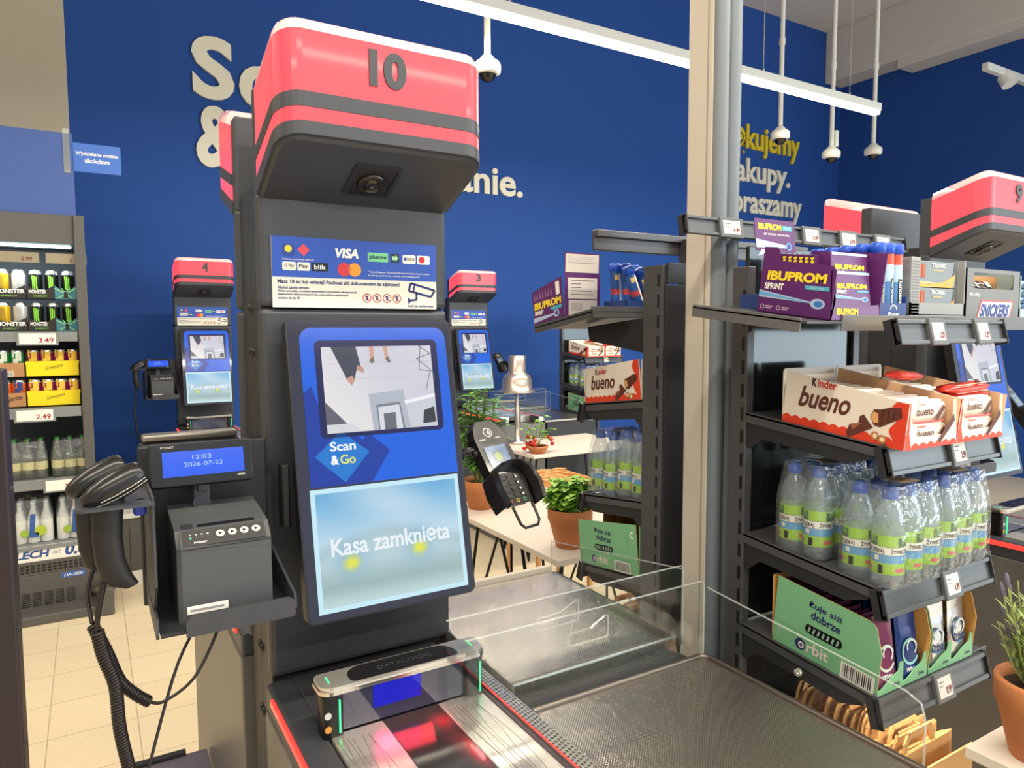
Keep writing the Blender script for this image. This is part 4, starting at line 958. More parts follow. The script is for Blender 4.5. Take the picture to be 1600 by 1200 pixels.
# ---- goods: chocolate bar boxes
KW = mat('kinder_card_white', (228, 218, 206), .45); KR = mat('kinder_card_red', (214, 62, 36), .45); CHOC = paint((92, 46, 34)); CHOCL = paint((150, 92, 66)); KIN = mat('kinder_card_inside', (222, 182, 146), .6)
def scallop(a0, a1, b, n, h):
    P = [(a0, 0), (a1, 0)]
    for i in range(n*3+1): P.append((a1+(a0-a1)*i/(n*3), b+h*abs(math.sin(PI*(i/(n*3))*n))))
    return P
def kinder_art(m, f, L, H, H2, redw):
    """long side: L long, H high at the left, H2 at the right"""
    m.poly(f, [(0, 0), (L, 0), (L, H2), (0, H)], KW, n0=-.002, depth=.002)
    m.poly(f, scallop(0, L, .014, 12, .005), KR, n0=.0004)
    P = [(L-redw+.006*math.sin(i*1.1), .0+(H2)*i/12) for i in range(13)]
    m.poly(f, [(L, 0), (L, H2)]+P[::-1], KR, n0=.0006)
    m.text(f, 'K', L*.235, H*.79, L*.042, H*.155, BLACK, n0=.0008, bold=.06).text(f, 'inder', L*.285, H*.79, L*.16, H*.155, paint((205, 52, 36)), n0=.0008, bold=.05)
    m.text(f, 'bueno', L*.13, H*.37, L*.43, H*.40, CHOC, n0=.0008, bold=.03, slant=.22)
    o = L*.565; k = H*.9
    m.poly(f, [(o, .10*k), (o+.02*L, .0), (o+.20*L, .30*k), (o+.155*L, .42*k), (o+.12*L, .52*k), (o+.09*L, .47*k), (o+.085*L, .33*k), (o+.02*L, .28*k)], CHOC, n0=.001)
    m.poly(f, [(o+.02*L, .28*k), (o+.085*L, .33*k), (o+.12*L, .36*k), (o+.05*L, .18*k)], CHOCL, n0=.0012)
    m.poly(f, [(o+.17*L, .52*k), (o+.20*L, .36*k), (o+.25*L, .34*k), (o+.40*L, .60*k), (o+.385*L, .78*k), (o+.31*L, .76*k), (o+.24*L, .68*k), (o+.19*L, .66*k)], CHOC, n0=.001)
    m.poly(f, [(o+.175*L, .52*k), (o+.20*L, .40*k), (o+.235*L, .42*k), (o+.225*L, .60*k), (o+.19*L, .62*k)], paint((214, 160, 104)), n0=.0014)
    for i in range(3): m.line(f, [(o+(.26+.04*i)*L, .40*k+.07*k*i), (o+(.255+.045*i)*L, .70*k)], .0012, BLACK, n0=.0014)
    for x, y, r in ((o+.22*L, .16*k, .008), (o+.275*L, .12*k, .0085)): m.disc(f, x, y, r, paint((176, 120, 76)), n0=.0012).disc(f, x+.001, y, r*.55, paint((232, 208, 170)), n0=.0016)
    return m
def kinder_box(x0, x1, y0, y1, label, k=2, H=.108, H2=.086, dz=0.):
    zb = zs(k, y1); tl = (zs(k, y0)-zs(k, y1))/(y0-y1) if y0 != y1 else 0
    slope = (SH[k][0]-SH[k][1])/(YB-YF); L = y1-y0; w = x1-x0
    f = F((x0, y1, zb+.001), (0, -1, -slope), (0, 0, 1))                    # left side
    g = F((x1, y1, zb+.001), (0, -1, -slope), (0, 0, 1))
    m = kinder_art(MB(), f, L, H, H2, .026)
    m.poly(f, [(0, 0), (L, 0), (L, H2), (0, H)], KIN, n0=-.0025, depth=.0004)
    m.poly(g, [(0, 0), (L, 0), (L, H2), (0, H)], KIN, n0=.0, depth=.002)
    b = F((x0, y1-.002, zb), (1, 0, 0), (0, 0, 1)); m.poly(b, rrect(0, 0, w, H+.004, (0, 0, .008, .008)), KW, n0=-.002, depth=.002)
    m.poly(F((x0, y1, zb+.001), (1, 0, 0), (0, -1, -slope)), [(0, 0), (w, 0), (w, L), (0, L)], KIN, n0=-.001, depth=.0016)
    q = F((x0, y0, zb-slope*L+.001), (1, 0, 0), (0, 0, 1))                  # low front with cut-out
    P = [(0, 0), (w, 0), (w, H2)]+[(w-.012, H2)]+arc(w-.045, .055, .033, 0, -90, 6)+arc(.050, .055, .033, 270, 180, 6)+[(.017, H2), (0, H2)]
    m.poly(q, P, KW, n0=-.001, depth=.002).poly(q, [(0, 0), (.02, 0), (.012, .03), (.016, H2), (0, H2)], KR, n0=.0014)
    m.poly(q, scallop(.02, w, .006, 6, .006), KR, n0=.0014).poly(q, [(w*.62, .012), (w*.67, .006), (w*.95, .045), (w*.93, .058)], CHOC, n0=.0018)
    return tag(m.build('chocolate_box'), label, 'display box')
BARW = mat('bar_wrapper_white', (232, 220, 206), .3); BARR = mat('bar_wrapper_red', (206, 56, 44), .3)
def bar_proto(l=.140, h=.046, d=.019, red=False):
    a, b = (BARR, BARW) if red else (BARW, BARR)
    m = MB(); secs = []
    for x, k in ((0, .25), (.010, .3), (.016, .85), (.03, 1), (l/2, 1.04), (l-.03, 1), (l-.016, .85), (l-.01, .3), (l, .25)):
        secs.append([Vector((x, d/2+d/2*k*math.cos(2*PI*i/8+PI/8), h/2+h/2*(.55+.45*k)*math.sin(2*PI*i/8+PI/8))) for i in range(8)])
    m.loft(secs, a, True)
    f = front(0, 0, 0)
    m.text(f, 'bueno', .030, h*.34, .055, h*.34, CHOC, n0=.0015, slant=.2).text(f, 'Kinder', .032, h*.74, .03, h*.13, paint((205, 52, 36)), n0=.0012)
    m.poly(f, [(.09, h*.12), (.10, h*.08), (.126, h*.6), (.118, h*.72)], CHOC, n0=.0016).rect(f, .02, 0.001, .12, h*.12, b, n0=.0011)
    return m
def put_copy(cache, key, mbf, name, loc, label, cat, group, rot=None):
    if key not in cache:
        g = GT_save(); o = mbf().build(name, loc=(0, 0, 0)); GT_load(g); cache[key] = o
    else: o = cache[key].copy(); COL.objects.link(o)
    p = GT @ Vector(loc); o.location = p; ROOT[o.name] = p
    if rot: o.rotation_euler = rot
    return tag(o, label, cat, group)
def GT_save():
    global GT
    g = GT; GT = Matrix.Identity(4); return g
def GT_load(g):
    global GT
    GT = g
BC = {}
def bars(x, y0, y1, k, n, label, group, top=.058, front_label=None, red=False):
    for i in range(n):
        y = y0+.006+(y1-y0-.03)*i/(n-1); z = zs(k, y)+.004
        put_copy(BC, 'w', bar_proto, 'chocolate_bar', (x, y, z+.040), label, 'chocolate bar', group, (math.radians(random.uniform(-4, 2)), 0, 0))
    put_copy(BC, 'w', bar_proto, 'chocolate_bar', (x, y0+.004, zs(k, y0)+.004), front_label, 'chocolate bar', None)
kinder_box(1.255, 1.427, .722, .985, 'white and red chocolate bar box with brown script, left one on the near rack')
kinder_box(1.432, 1.602, .722, .985, 'white and red chocolate bar box, right one on the near rack')
bars(1.271, .722, .985, 2, 11, 'white wrapped chocolate bar standing in the row inside the left near box', 'chocolate bars in the left near box', front_label='white wrapped chocolate bar at the bottom front of the left near box')
bars(1.448, .722, .985, 2, 11, 'white wrapped chocolate bar standing in the row inside the right near box', 'chocolate bars in the right near box', front_label='white wrapped chocolate bar at the bottom front of the right near box')
put_copy(BC, 'r', lambda: bar_proto(red=True), 'chocolate_bar', (1.285, .79, 1.455), 'red and white chocolate bar lying flat on top of the left near box', 'chocolate bar', None, (PI/2, .06, .28))
for i in range(2): put_copy(BC, 'r', lambda: bar_proto(red=True), 'chocolate_bar', (1.447, .742, 1.420+i*.016), 'red chocolate bar lying at the front of the right near box, %s one' % ('lower', 'upper')[i], 'chocolate bar', None, (-PI/2+.1, -.05, -.08))
# ---- goods: water six-packs
CAPB = mat('blue_bottle_cap', (52, 92, 180), .35)
def water_bottle():
    h, r = .192, .0293
    b = MB().lathe((0, 0, 0), [(r*.80, 0), (r, .006), (r, .030), (r*.95, .036), (r, .042), (r, .104), (r*.96, .110), (r*.97, .120), (r*.78, .146), (r*.46, .166), (r*.43, .176)], PET, 16)
    c = MB().lathe((0, 0, 0), [(r*.50, .168), (r*.52, .172), (r*.52, .184), (r*.34, .186), (r*.32, h), (0, h)], CAPB, 14, cap=False)
    G = mat('label_green', (150, 196, 62), .35); B = mat('label_blue', (92, 158, 208), .35); WH = mat('label_white', (228, 228, 222), .35); DG = mat('label_dark_green', (58, 92, 46), .4)
    l = MB(); R = r*1.015
    l.lathe((0, 0, 0), [(R, .028), (R, .050)], G, 16, cap=False).lathe((0, 0, 0), [(R, .050), (R, .066)], B, 16, cap=False).lathe((0, 0, 0), [(R, .064), (R, .082)], WH, 16, cap=False).lathe((0, 0, 0), [(R, .080), (R, .102)], G, 16, cap=False)
    def cp(a, z, k=1.006): return Vector((R*k*math.sin(a), -R*k*math.cos(a), z))
    def patch(a0, a1, z0, z1, m, k=1.006):
        N = 4; P = [cp(a0+(a1-a0)*i/N, z, k) for z in (z0, z1) for i in range(N+1)]
        l.add(P, [(i, i+1, N+2+i, N+1+i) for i in range(N)], m)
    for a in (0, 2*PI/3, 4*PI/3):
        patch(a-.42, a+.42, .082, .099, DG); patch(a-.2, a+.34, .088, .098, mat('label_leaf', (92, 140, 60), .4), 1.009)
        v, fs, asp = text2d('ŻYWIEC ZDRÓJ', .03)
        l.add([cp(a-.85+x*1.70, .0665+y*.0125, 1.012) for x, y in v], fs, BLACK)
        patch(a+.25, a+.55, .054, .063, WH, 1.009); patch(a-.55, a+.1, .034, .041, paint((206, 96, 110)), 1.009); patch(a+.5, a+.8, .030, .046, BLACK, 1.009)
    return b, c, l
WB = water_bottle()
def water_pack(x, y, z, nx, ny, label):
    t = pack('water_pack', label, 'water six-pack', 'water six-packs', x, y, z, nx, ny, .0595, WB, True, .19)
    x1 = x+.0595*nx/2
    f = F((x1-.03, y+.02, z+.1945), (1, 0, 0), (0, 1, 0)); m = MB().rect(f, 0, 0, .055, .05, mat('carton_strip', (214, 186, 150), .4))
    for i in range(9): m.rect(f, .006+i*.005, .01, .0085+i*.005, .04, paint((130, 96, 84)))
    m.build('barcode_panel', t); return t
for i, (a, b) in enumerate((('front left', 0), ('rear left', 1))):
    y = .735 if b == 0 else .885
    water_pack(1.258, y, zs(3, y)+.002, 3, 2, 'shrink-wrapped water six-pack, %s one on the near rack' % a)
for i, (a, b) in enumerate((('front right', 0), ('rear right', 1))):
    y = .735 if b == 0 else .885
    water_pack(1.449, y+.006, zs(3, y)+.002, 3, 2, 'shrink-wrapped water six-pack, %s one on the near rack' % a)
# ---- goods: chewing gum display boxes
GRN = mat('mint_green_card', (122, 182, 138), .5); GRNI = mat('gum_card_inside', (214, 158, 84), .6); NAVYT = paint((38, 36, 96))
def gum_art(m, f, L, H, H2, mirrored=False):
    m.text(f, 'żuje się', L*.335, H*.735, L*.31, H*.13, NAVYT, n0=.0006, bold=.04, rise=-.06).text(f, 'dobrze', L*.36, H*.60, L*.28, H*.12, NAVYT, n0=.0006, bold=.04, rise=-.06)
    m.poly(f, rrect(L*.32, H*.37, L*.67, H*.50, .008), BLACK, n0=.0006)
    for i in range(7): m.poly(f, [(L*(.345+.045*i), H*.40), (L*(.36+.045*i), H*.385), (L*(.375+.045*i), H*.46), (L*(.36+.045*i), H*.48)], mat('gum_glint', (120, 60, 96) if i % 2 else (150, 180, 170), .3), n0=.0009)
    m.disc(f, L*.29, H*.155, H*.085, NAVYT, n0=.0006).disc(f, L*.30, H*.15, H*.05, paint((226, 214, 214)), n0=.001).disc(f, L*.30, H*.15, H*.025, paint((92, 84, 140)), n0=.0013)
    m.text(f, 'rbit', L*.355, H*.09, L*.21, H*.16, paint((232, 216, 210)), n0=.001, bold=.06)
    m.rect(f, L*.68, .001, L*.975, H*.235, WHITE, n0=.0006)
    for i in range(15): m.rect(f, L*(.70+.017*i), H*.03, L*(.70+.017*i+(.010 if i % 3 else .005)), H*.215, BLACK, n0=.0009)
    m.line(f, [(0, H*.34), (L, H*.27)], .0006, paint((84, 140, 104)), n0=.0007)
    m.line(f, arc(L*.075, H*.22, .004, 0, 300, 8), .0008, paint((220, 214, 190)), n0=.0007).rect(f, L*.05, H*.06, L*.055, H*.15, paint((180, 190, 160)), n0=.0007).rect(f, L*.08, H*.06, L*.083, H*.15, paint((180, 190, 160)), n0=.0007)
def gum_box(x0, x1, y0, y1, label, k=4, H=.146, H2=.130):
    slope = (SH[k][0]-SH[k][1])/(YB-YF); L = y1-y0; w = x1-x0; zb = zs(k, y1)+.001
    f = F((x0, y1, zb), (0, -1, -slope), (0, 0, 1)); g = F((x1, y1, zb), (0, -1, -slope), (0, 0, 1))
    P = [(0, 0), (L, 0), (L, H2*.66)]+arc(L-.034, H2-.012, .022, 0, 90, 6)+[(0, H)]
    m = MB().poly(f, P, GRN, n0=-.001, depth=.001).poly(f, P, GRNI, n0=-.0024, depth=.001).poly(g, P, GRNI, n0=0, depth=.002)
    gum_art(m, f, L, H, H2)
    m.poly(F((x0, y1, zb), (1, 0, 0), (0, -1, -slope)), [(0, 0), (w, 0), (w, L), (0, L)], GRN, n0=-.001, depth=.0016)
    m.box(x0, x1, y1-.002, y1, zb, zb+H*.98, GRNI)
    q = F((x0, y0, zb-slope*L), (1, 0, 0), (0, 0, 1)); h = w/2
    for c in (0, h): m.poly(q, [(c, 0), (c+h, 0), (c+h, .05), (c+h-.010, .05), (c+h-.016, .034), (c+h*.55, .026), (c+.012, .010), (c, .010)], GRN, n0=-.001, depth=.002).text(q, 'Orbit', c+h*.62, .008, h*.25, .007, NAVYT, n0=.0014)
    m.box(x0+h-.001, x0+h+.001, y0+.05, y1, zb-.01, zb+H*.66, GRNI)
    return tag(m.build('gum_box'), label, 'display box')
def pouch(col, col2, silver=False):
    w, h = .068, .126; m = MB()
    pm = mat('pouch_'+'_'.join(map(str, col)), col, .22, .75 if silver else .1)
    R = []
    for z, d, k in ((0, .004, .94), (.012, .006, 1), (.05, .0065, 1), (.085, .003, 1), (.098, .0008, .98), (h, .0008, .97)):
        R.append([Vector((w/2+w/2*k*a, d*b, z)) for a, b in ((-1, 0), (-.6, -1), (.6, -1), (1, 0), (.6, 1), (-.6, 1))])
    m.loft(R, pm, False)
    f = front(0, -.0068, 0); c2 = paint(col2)
    m.ring(f, w*.50, .052, .021, .026, c2, a0=20, a1=330).ring(f, w*.58, .060, .012, .016, paint((226, 232, 236)), a0=-60, a1=200, n0=.0008)
    if silver: m.text(f, 'Orbit', w*.16, .030, w*.62, .018, paint((36, 44, 100)), n0=.0012, bold=.05)
    else: m.text(f, 'White', w*.2, .014, w*.5, .009, paint((226, 232, 236)), n0=.0012, slant=.3)
    return m
PC = {}
def pouches(x, y0, y1, k, n, key, colargs, label, front_label):
    for i in range(n):
        y = y0+.010+(y1-y0-.03)*i/(n-1); z = zs(k, y)+.004+random.uniform(0, .006)
        put_copy(PC, key, lambda: pouch(*colargs), 'gum_pouch', (x+random.uniform(-.002, .002), y, z), front_label if i == 0 else label, 'gum pouch', None if i == 0 else label, (math.radians(random.uniform(-9, -3)), 0, random.uniform(-.05, .05)))
gum_box(1.256, 1.424, .757, .998, 'mint green gum display box with navy lettering, left one on the near rack')
gum_box(1.430, 1.598, .757, .998, 'mint green gum display box with silver pouches, right one on the near rack')
PUR = ((124, 62, 98), (198, 206, 196)); BLU = ((34, 62, 128), (150, 210, 206)); SIL = ((196, 196, 198), (90, 130, 170), True)
pouches(1.266, .757, .998, 4, 14, 'p', PUR, 'purple gum pouch standing in the row behind the front purple one', 'frontmost purple gum pouch with white loop print')
pouches(1.346, .757, .998, 4, 14, 'b', BLU, 'blue gum pouch standing in the row behind the front blue one', 'frontmost blue gum pouch with pale loop print')
pouches(1.440, .757, .998, 4, 9, 's', SIL, 'silver gum pouch in the left row of the right gum box', 'frontmost silver gum pouch with large lettering, left of two')
pouches(1.522, .757, .998, 4, 9, 's', SIL, 'silver gum pouch in the right row of the right gum box', 'frontmost silver gum pouch with large lettering, right of two')
# ---- goods: paper carrier bags below
KRAFT = mat('kraft_paper', (212, 168, 114), .7, noise=.06, nscale=30); KRAFT2 = mat('kraft_card', (198, 156, 106), .7, noise=.05)
def bag():
    m = MB(); w, h = .26, .30
    m.loft([[Vector((w/2*(1+a), .0035*b, z)) for a, b in ((-1, 0), (-.9, -1), (.9, -1), (1, 0), (.9, 1), (-.9, 1))] for z in (0, h*.5, h)], KRAFT, False)
    o = []
    for i in range(9): a = PI*i/8; o.append(Vector((w/2-.055*math.cos(a), 0, h-.01+.045*min(1, 1.6*math.sin(a)))))
    P = []
    for p in o: P += [p+Vector((0, -.001, 0)), p+Vector((0, .0015, 0))]
    k = []
    for i in range(8):
        p, q = o[i], o[i+1]; d = (q-p).normalized(); nrm = Vector((d.z, 0, -d.x))*.007
        k.append((p-nrm, p+nrm, q+nrm, q-nrm))
    for a, b, c, d in k:
        n = Vector((0, .0012, 0)); m.add([a-n, b-n, c-n, d-n, a+n, b+n, c+n, d+n], [(0, 1, 2, 3), (7, 6, 5, 4), (0, 3, 7, 4), (1, 5, 6, 2)], KRAFT)
    return m
GC = {}
def bag_row(x, y0, z, n, step, label, group, d=1):
    for i in range(n): put_copy(GC, 'bag', bag, 'paper_bag', (x+random.uniform(-.006, .006), y0+d*step*i, z+random.uniform(-.012, .012)), label, 'paper bag', group, (math.radians(random.uniform(-4, 4)), 0, random.uniform(-.03, .03)))
bag_row(1.335, .775, .37, 26, .0105, 'brown paper carrier bag packed upright in the row under the near gum boxes', 'paper bags under the near gum boxes')
m = MB().box(1.325, 1.612, .752, .756, .36, .655, KRAFT2, 0).box(1.325, 1.329, .756, 1.06, .36, .50, KRAFT2).box(1.608, 1.612, .756, 1.06, .36, .50, KRAFT2).box(1.325, 1.612, .756, 1.06, .355, .36, KRAFT2)
tag(m.build('cardboard_tray'), 'brown cardboard tray holding paper bags under the near gum boxes', 'tray')
MB().box(1.27, 1.64, .76, 1.08, .335, .355, RACK, .002).build('shelf', bpy.data.objects['checkout_rack'])
# ---- goods on the top shelf
PURC = mat('purple_card', (92, 40, 104), .35); YELT = paint((244, 216, 44)); TEAL = paint((72, 176, 196)); LILAC = paint((176, 190, 226))
def zt(y): return 1.601-.036*(1.095-y)/.28
def ibu_art(m, f, L, H, big=True, n=.0006):
    m.text(f, 'IBUPROM', L*.09, H*.50, L*.80, H*.145, YELT, n0=n, bold=.07, slant=.05).text(f, 'SPRINT', L*.07, H*.36, L*.27, H*.10, WHITE, n0=n, bold=.05)
    m.poly(f, [(L*.64, H*.40), (L*.94, H*.40), (L*.94, H*.46), (L*.62, H*.46)], TEAL, n0=n).text(f, '200 mg', L*.69, H*.41, L*.18, H*.04, LILAC, n0=n+.0003)
    m.poly(f, [(0, H*.34), (0, H*.23), (L*.75, H*.205), (L*.78, H*.22)], LILAC, n0=n).poly(f, [(0, H*.315), (0, H*.265), (L*.75, H*.21)], paint((96, 170, 220)), n0=n+.0003)
    m.disc(f, L*.82, H*.205, L*.095, LILAC, n0=n+.0004, ry=H*.075).disc(f, L*.83, H*.205, L*.06, paint((60, 120, 190)), n0=n+.0008, ry=H*.045)
    if big:
        for a in (.07, .30): m.ring(f, L*a, H*.085, .0035, .0048, paint((220, 190, 210)), n0=n).rect(f, L*(a+.05), H*.09, L*(a+.15), H*.105, paint((220, 190, 210)), n0=n).rect(f, L*(a+.05), H*.06, L*(a+.13), H*.075, paint((220, 190, 210)), n0=n)
def pill_box(m=None):
    m = MB(); w, h, d = .018, .105, .075
    m.box(0, d, 0, w, 0, h, PURC, .0006)
    return m
def near_medicine():
    y1, y0, x0, x1 = .985, .818, 1.170, 1.318; zb = zt(y1)+.002; sl = .036/.28; L = y1-y0; H = .128
    f = F((x0, y1, zb), (0, -1, -sl), (0, 0, 1))
    m = MB().poly(f, [(0, 0), (L, 0), (L, H*.70), (L-.008, H*.76), (.040, H*.80), (.038, H*.95), (.030, H), (0, H)], PURC, n0=-.0015, depth=.0015)
    ibu_art(m, f, L, H)
    m.poly(F((x1, y1, zb), (0, -1, -sl), (0, 0, 1)), [(0, 0), (L, 0), (L, H), (0, H)], PURC, n0=-.001, depth=.002)
    m.poly(F((x0, y1, zb), (1, 0, 0), (0, -1, -sl)), [(0, 0), (x1-x0, 0), (x1-x0, L), (0, L)], PURC, n0=-.001, depth=.0016)
    q = front(x0, y0, zb-sl*L); w = x1-x0
    m.poly(q, [(0, 0), (w, 0), (w, .03), (w*.8, .028), (w*.25, .026), (.012, .036), (.008, .09), (0, .09)], PURC, n0=-.001, depth=.002).text(q, 'IBUPROM', w*.10, .010, w*.44, .012, YELT, n0=.0014, bold=.07)
    m.poly(q, [(0, .09), (.008, .09), (.012, .036), (0, .0)], PURC, n0=-.001, depth=.002)
    h = F((x0-.004, y1+.002, zb+H-.006), (1, 0, 0), (0, .12, 1))
    m.poly(h, rrect(0, 0, .122, .066, .003), PURC, n0=-.001, depth=.0016).text(h, 'IBUPROM', .010, .044, .070, .013, YELT, n0=.001, bold=.07).rect(h, .084, .045, .112, .055, TEAL, n0=.001).text(h, 'SPRINT', .088, .047, .02, .005, LILAC, n0=.0013).text(h, 'JEST IBUPROM - NIE MA BÓLU', .025, .032, .08, .006, WHITE, n0=.001)
    m.poly(h, [(0, .024), (0, .006), (.095, .008), (.095, .014)], LILAC, n0=.001).disc(h, .10, .012, .0085, paint((120, 170, 220)), n0=.0014).disc(h, .10, .012, .0055, paint((50, 70, 150)), n0=.0018)
    m.poly(h, [(.0, -.012), (.03, -.004), (.05, .0), (.012, .002)], WHITE, n0=.004)
    return tag(m.build('medicine_display'), 'purple tablet display box with upright header card on the near top shelf', 'display box')
near_medicine()
def ibu_pack(vert):
    m = MB(); w, h, d = .0118, .098, .10
    m.box(0, d, 0, w, 0, h, mat('pack_purple', (84, 36, 92), .35), .0008)
    m.vtext(F((0, w, 0), (0, -1, 0), (0, 0, 1)), 'IBUPROM', .002, .035, .008, .058, YELT, n0=.0006, bold=.06)
    return m
IC = {}
for i in range(8):
    y = .958-.0125*i
    o = put_copy(IC, 'v', lambda: ibu_pack(True), 'medicine_pack', (1.174, y-.014, zt(y)+.020), 'slim purple tablet pack standing in the row inside the near tablet display', 'medicine pack', 'tablet packs inside the near tablet display')
def wide_pack():
    m = MB().box(0, .112, 0, .022, 0, .066, PURC, .0008); f = front(0, 0, 0); m.rect(f, .004, .061, .112, .066, LILAC); ibu_art(m, f, .112, .068, False); return m
for i, (z, nm) in enumerate(((.026, 'lower'), (.062, 'upper'))):
    put_copy(IC, 'w', wide_pack, 'medicine_pack', (1.190, .824+i*.006, zt(.83)+z), 'wide purple tablet pack at the open front of the near tablet display, %s one' % nm, 'medicine pack', None, (math.radians(-6), 0, 0))
PLB = mat('tube_tray_blue', (40, 66, 130), .5)
def tube(kind=0):
    m = MB(); r, h = .0138, .140
    m.lathe((0, 0, 0), [(r*.95, 0), (r, .004), (r, .072)], mat('tube_body_blue', (86, 138, 196), .25), 16, cap=True).lathe((0, 0, 0), [(r, .072), (r, .106)], mat('tube_body_pale', (176, 202, 226), .25), 16, cap=False).lathe((0, 0, 0), [(r, .106), (r, .127)], mat('tube_body_red', (204, 88, 64), .3), 16, cap=False)
    m.lathe((0, 0, 0), [(r, .127), (r*1.12, .128), (r*1.12, .146), (r*.8, .149), (0, .149)], mat('tube_cap_blue', (36, 84, 200), .3), 16, cap=False)
    def cp(a, z): return Vector((r*1.03*math.sin(a), -r*1.03*math.cos(a), z))
    v, fs, asp = text2d('ELEKTROLITY', .04)
    m.add([cp(-.36+(a)*.72, z) for z in (.012, .078) for a in (0, .33, .66, 1)], [(i, i+1, i+5, i+4) for i in range(3)], BLACK)
    m.add([Vector((r*1.06*math.sin(-.2+(1-y)*.42), -r*1.06*math.cos(-.2+(1-y)*.42), .015+x*.060)) for x, y in v], fs, WHITE)
    return m
TC = {}
def tube_tray(x0, x1, y0, y1, z0, sl, label, nf=1, arch=True):
    w = x1-x0; L = y1-y0; q = front(x0, y0, z0)
    m = MB().box(x0, x1, y0, y0+.002, z0, z0+.032, PLB).box(x0, x1, y0, y1, z0-.0, z0+.002, PLB).box(x0, x0+.002, y0, y1, z0, z0+.045, PLB).box(x1-.002, x1, y0, y1, z0, z0+.045, PLB).box(x0, x1, y1-.002, y1, z0, z0+.055, PLB)
    m.ring(q, w*.5, .016, .010, .0125, WHITE, a0=15, a1=165).text(q, 'Plusssz', w*.5-.018, .004, .036, .010, WHITE, bold=.05)
    return tag(m.build('tube_tray'), label, 'display box')
tube_tray(1.336, 1.430, .828, 1.0, zt(.828)+.004, 0, 'blue card tray of effervescent tubes beside the purple tablet display')
for j in range(5):
    for i in range(3): put_copy(TC, 't', tube, 'effervescent_tube', (1.353+.0303*i, .846+.0335*j, zt(.828)+.0065), 'blue capped effervescent tube in the tray beside the purple tablet display', 'effervescent tube', 'tubes in the tray beside the tablet display', (0, 0, random.uniform(-.25, .1)))
m = MB().box(1.232, 1.33, 1.035, 1.085, zt(1.035)+.002, zt(1.035)+.034, PLB, .001)
tag(m.build('card_box'), 'small dark blue card box peeking out behind the purple tablet display', 'box')
# batteries
GT_ = mat('battery_tray_grey', (150, 152, 152), .5)
x0, x1, y0, y1 = 1.462, 1.672, .84, 1.07; z0 = zt(y1)+.002
m = MB().box(x0, x0+.003, y0, y1, z0-.02, z0+.10, GT_).box(x1-.003, x1, y0, y1, z0-.02, z0+.10, GT_).box(x0, x1, y1-.003, y1, z0-.01, z0+.10, GT_).box(x0, x1, y0, y1, z0-.022, z0-.018, GT_).box(x0, x1, y0, y0+.003, z0-.02, z0+.006, GT_)
for i in range(24): m.rect(side(x0, y0+.06, z0-.02), .0, .004+i*.0048, .058, .0055+i*.0048, mat('ribs', (120, 122, 124), .5))
for i in range(18): m.rect(front(x0, y0-.0005, z0-.02), .003, .005+i*.0062, .03, .007+i*.0062, mat('ribs'))
m.box(x0+.003, x0+.032, y0, y0+.003, z0-.02, z0+.10, GT_)
tag(m.build('battery_tray'), 'grey ribbed card tray of battery packs on the near top shelf', 'display box')
def battery_pack():
    m = MB(); w, h, d = .150, .055, .045; f = front(0, 0, 0)
    m.box(0, w, 0, d, 0, h, mat('battery_grey', (112, 118, 122), .4, .2), .001)
    m.poly(f, [(0, 0), (w*.92, 0), (w, h*.55), (w*.7, h*.22), (w*.35, h*.10), (0, h*.16)], paint((224, 164, 70)), n0=.0006).poly(f, [(0, h*.16), (w*.4, h*.12), (w*.8, h*.30), (w*.5, h*.16), (0, h*.23)], paint((236, 208, 140)), n0=.0009)
    m.poly(f, [(w, h*.55), (w*.92, h*.45), (w*.97, h), (w, h)], BLACK, n0=.0006)
    m.text(f, 'TRONIC', w*.36, h*.76, w*.36, h*.16, WHITE, n0=.0009, bold=.05).rect(f, w*.40, h*.62, w*.66, h*.67, paint((190, 170, 120)), n0=.0009).text(f, 'AAA', w*.74, h*.12, w*.16, h*.10, paint((190, 180, 150)), n0=.0012)
    m.poly(f, rrect(.004, h*.36, .030, h*.88, .003), paint((150, 66, 36)), n0=.0008)
    for x in (.010, .022): m.rect(f, x-.003, h*.38, x+.002, h*.86, paint((206, 106, 60)), n0=.0012)
    return m
for i, nm in enumerate(('lower', 'upper')): put_copy(IC, 'b', battery_pack, 'battery_pack', (1.500, .85, z0-.016+.0565*i), 'grey and orange battery pack in the ribbed tray, %s one in front' % nm, 'battery pack', None)
# chocolate bar box with cut-out, and the box beside it
SN = mat('brown_grey_card', (112, 112, 114), .45)
x0, x1, y0, y1 = 1.688, 1.93, .845, 1.07; z0 = zt(y0)-.0; H = .118; w = x1-x0; q = front(x0, y0, z0)
m = MB().poly(q, [(0, 0), (w, 0), (w, H), (0, H)], SN, n0=-.002, depth=.002, holes=[rrect(.03, H*.62, w-.03, H*.92, .004)])
m.box(x0, x0+.002, y0, y1, z0, z0+H, mat('snack_dark', (48, 34, 32), .5)).box(x1-.002, x1, y0, y1, z0, z0+H, mat('snack_edge', (150, 170, 170), .5)).box(x0, x1, y1-.002, y1, z0+.02, z0+H+.006, mat('snack_dark')).box(x0, x1, y0+.05, y0+.052, z0, z0+H*.92, mat('snack_inside', (190, 144, 96), .6)).box(x0, x1, y0, y1, z0, z0+.002, SN)
m.poly(q, [(w*.18, .0), (w*.80, .0), (w*.88, H*.40), (w*.27, H*.40)], paint((206, 92, 96)), n0=.0006).poly(q, [(w*.205, .004), (w*.785, .004), (w*.855, H*.37), (w*.285, H*.37)], WHITE, n0=.0009)
m.text(q, 'SNICKERS', w*.235, H*.08, w*.53, H*.25, paint((44, 66, 140)), n0=.0013, bold=.07, slant=.35).text(q, '40 x 50 g', w*.05, H*.46, w*.18, H*.08, WHITE, n0=.0008, slant=.2)
tag(m.build('snack_box'), 'grey card box of chocolate bars with a cut-out window on the near top shelf', 'display box')
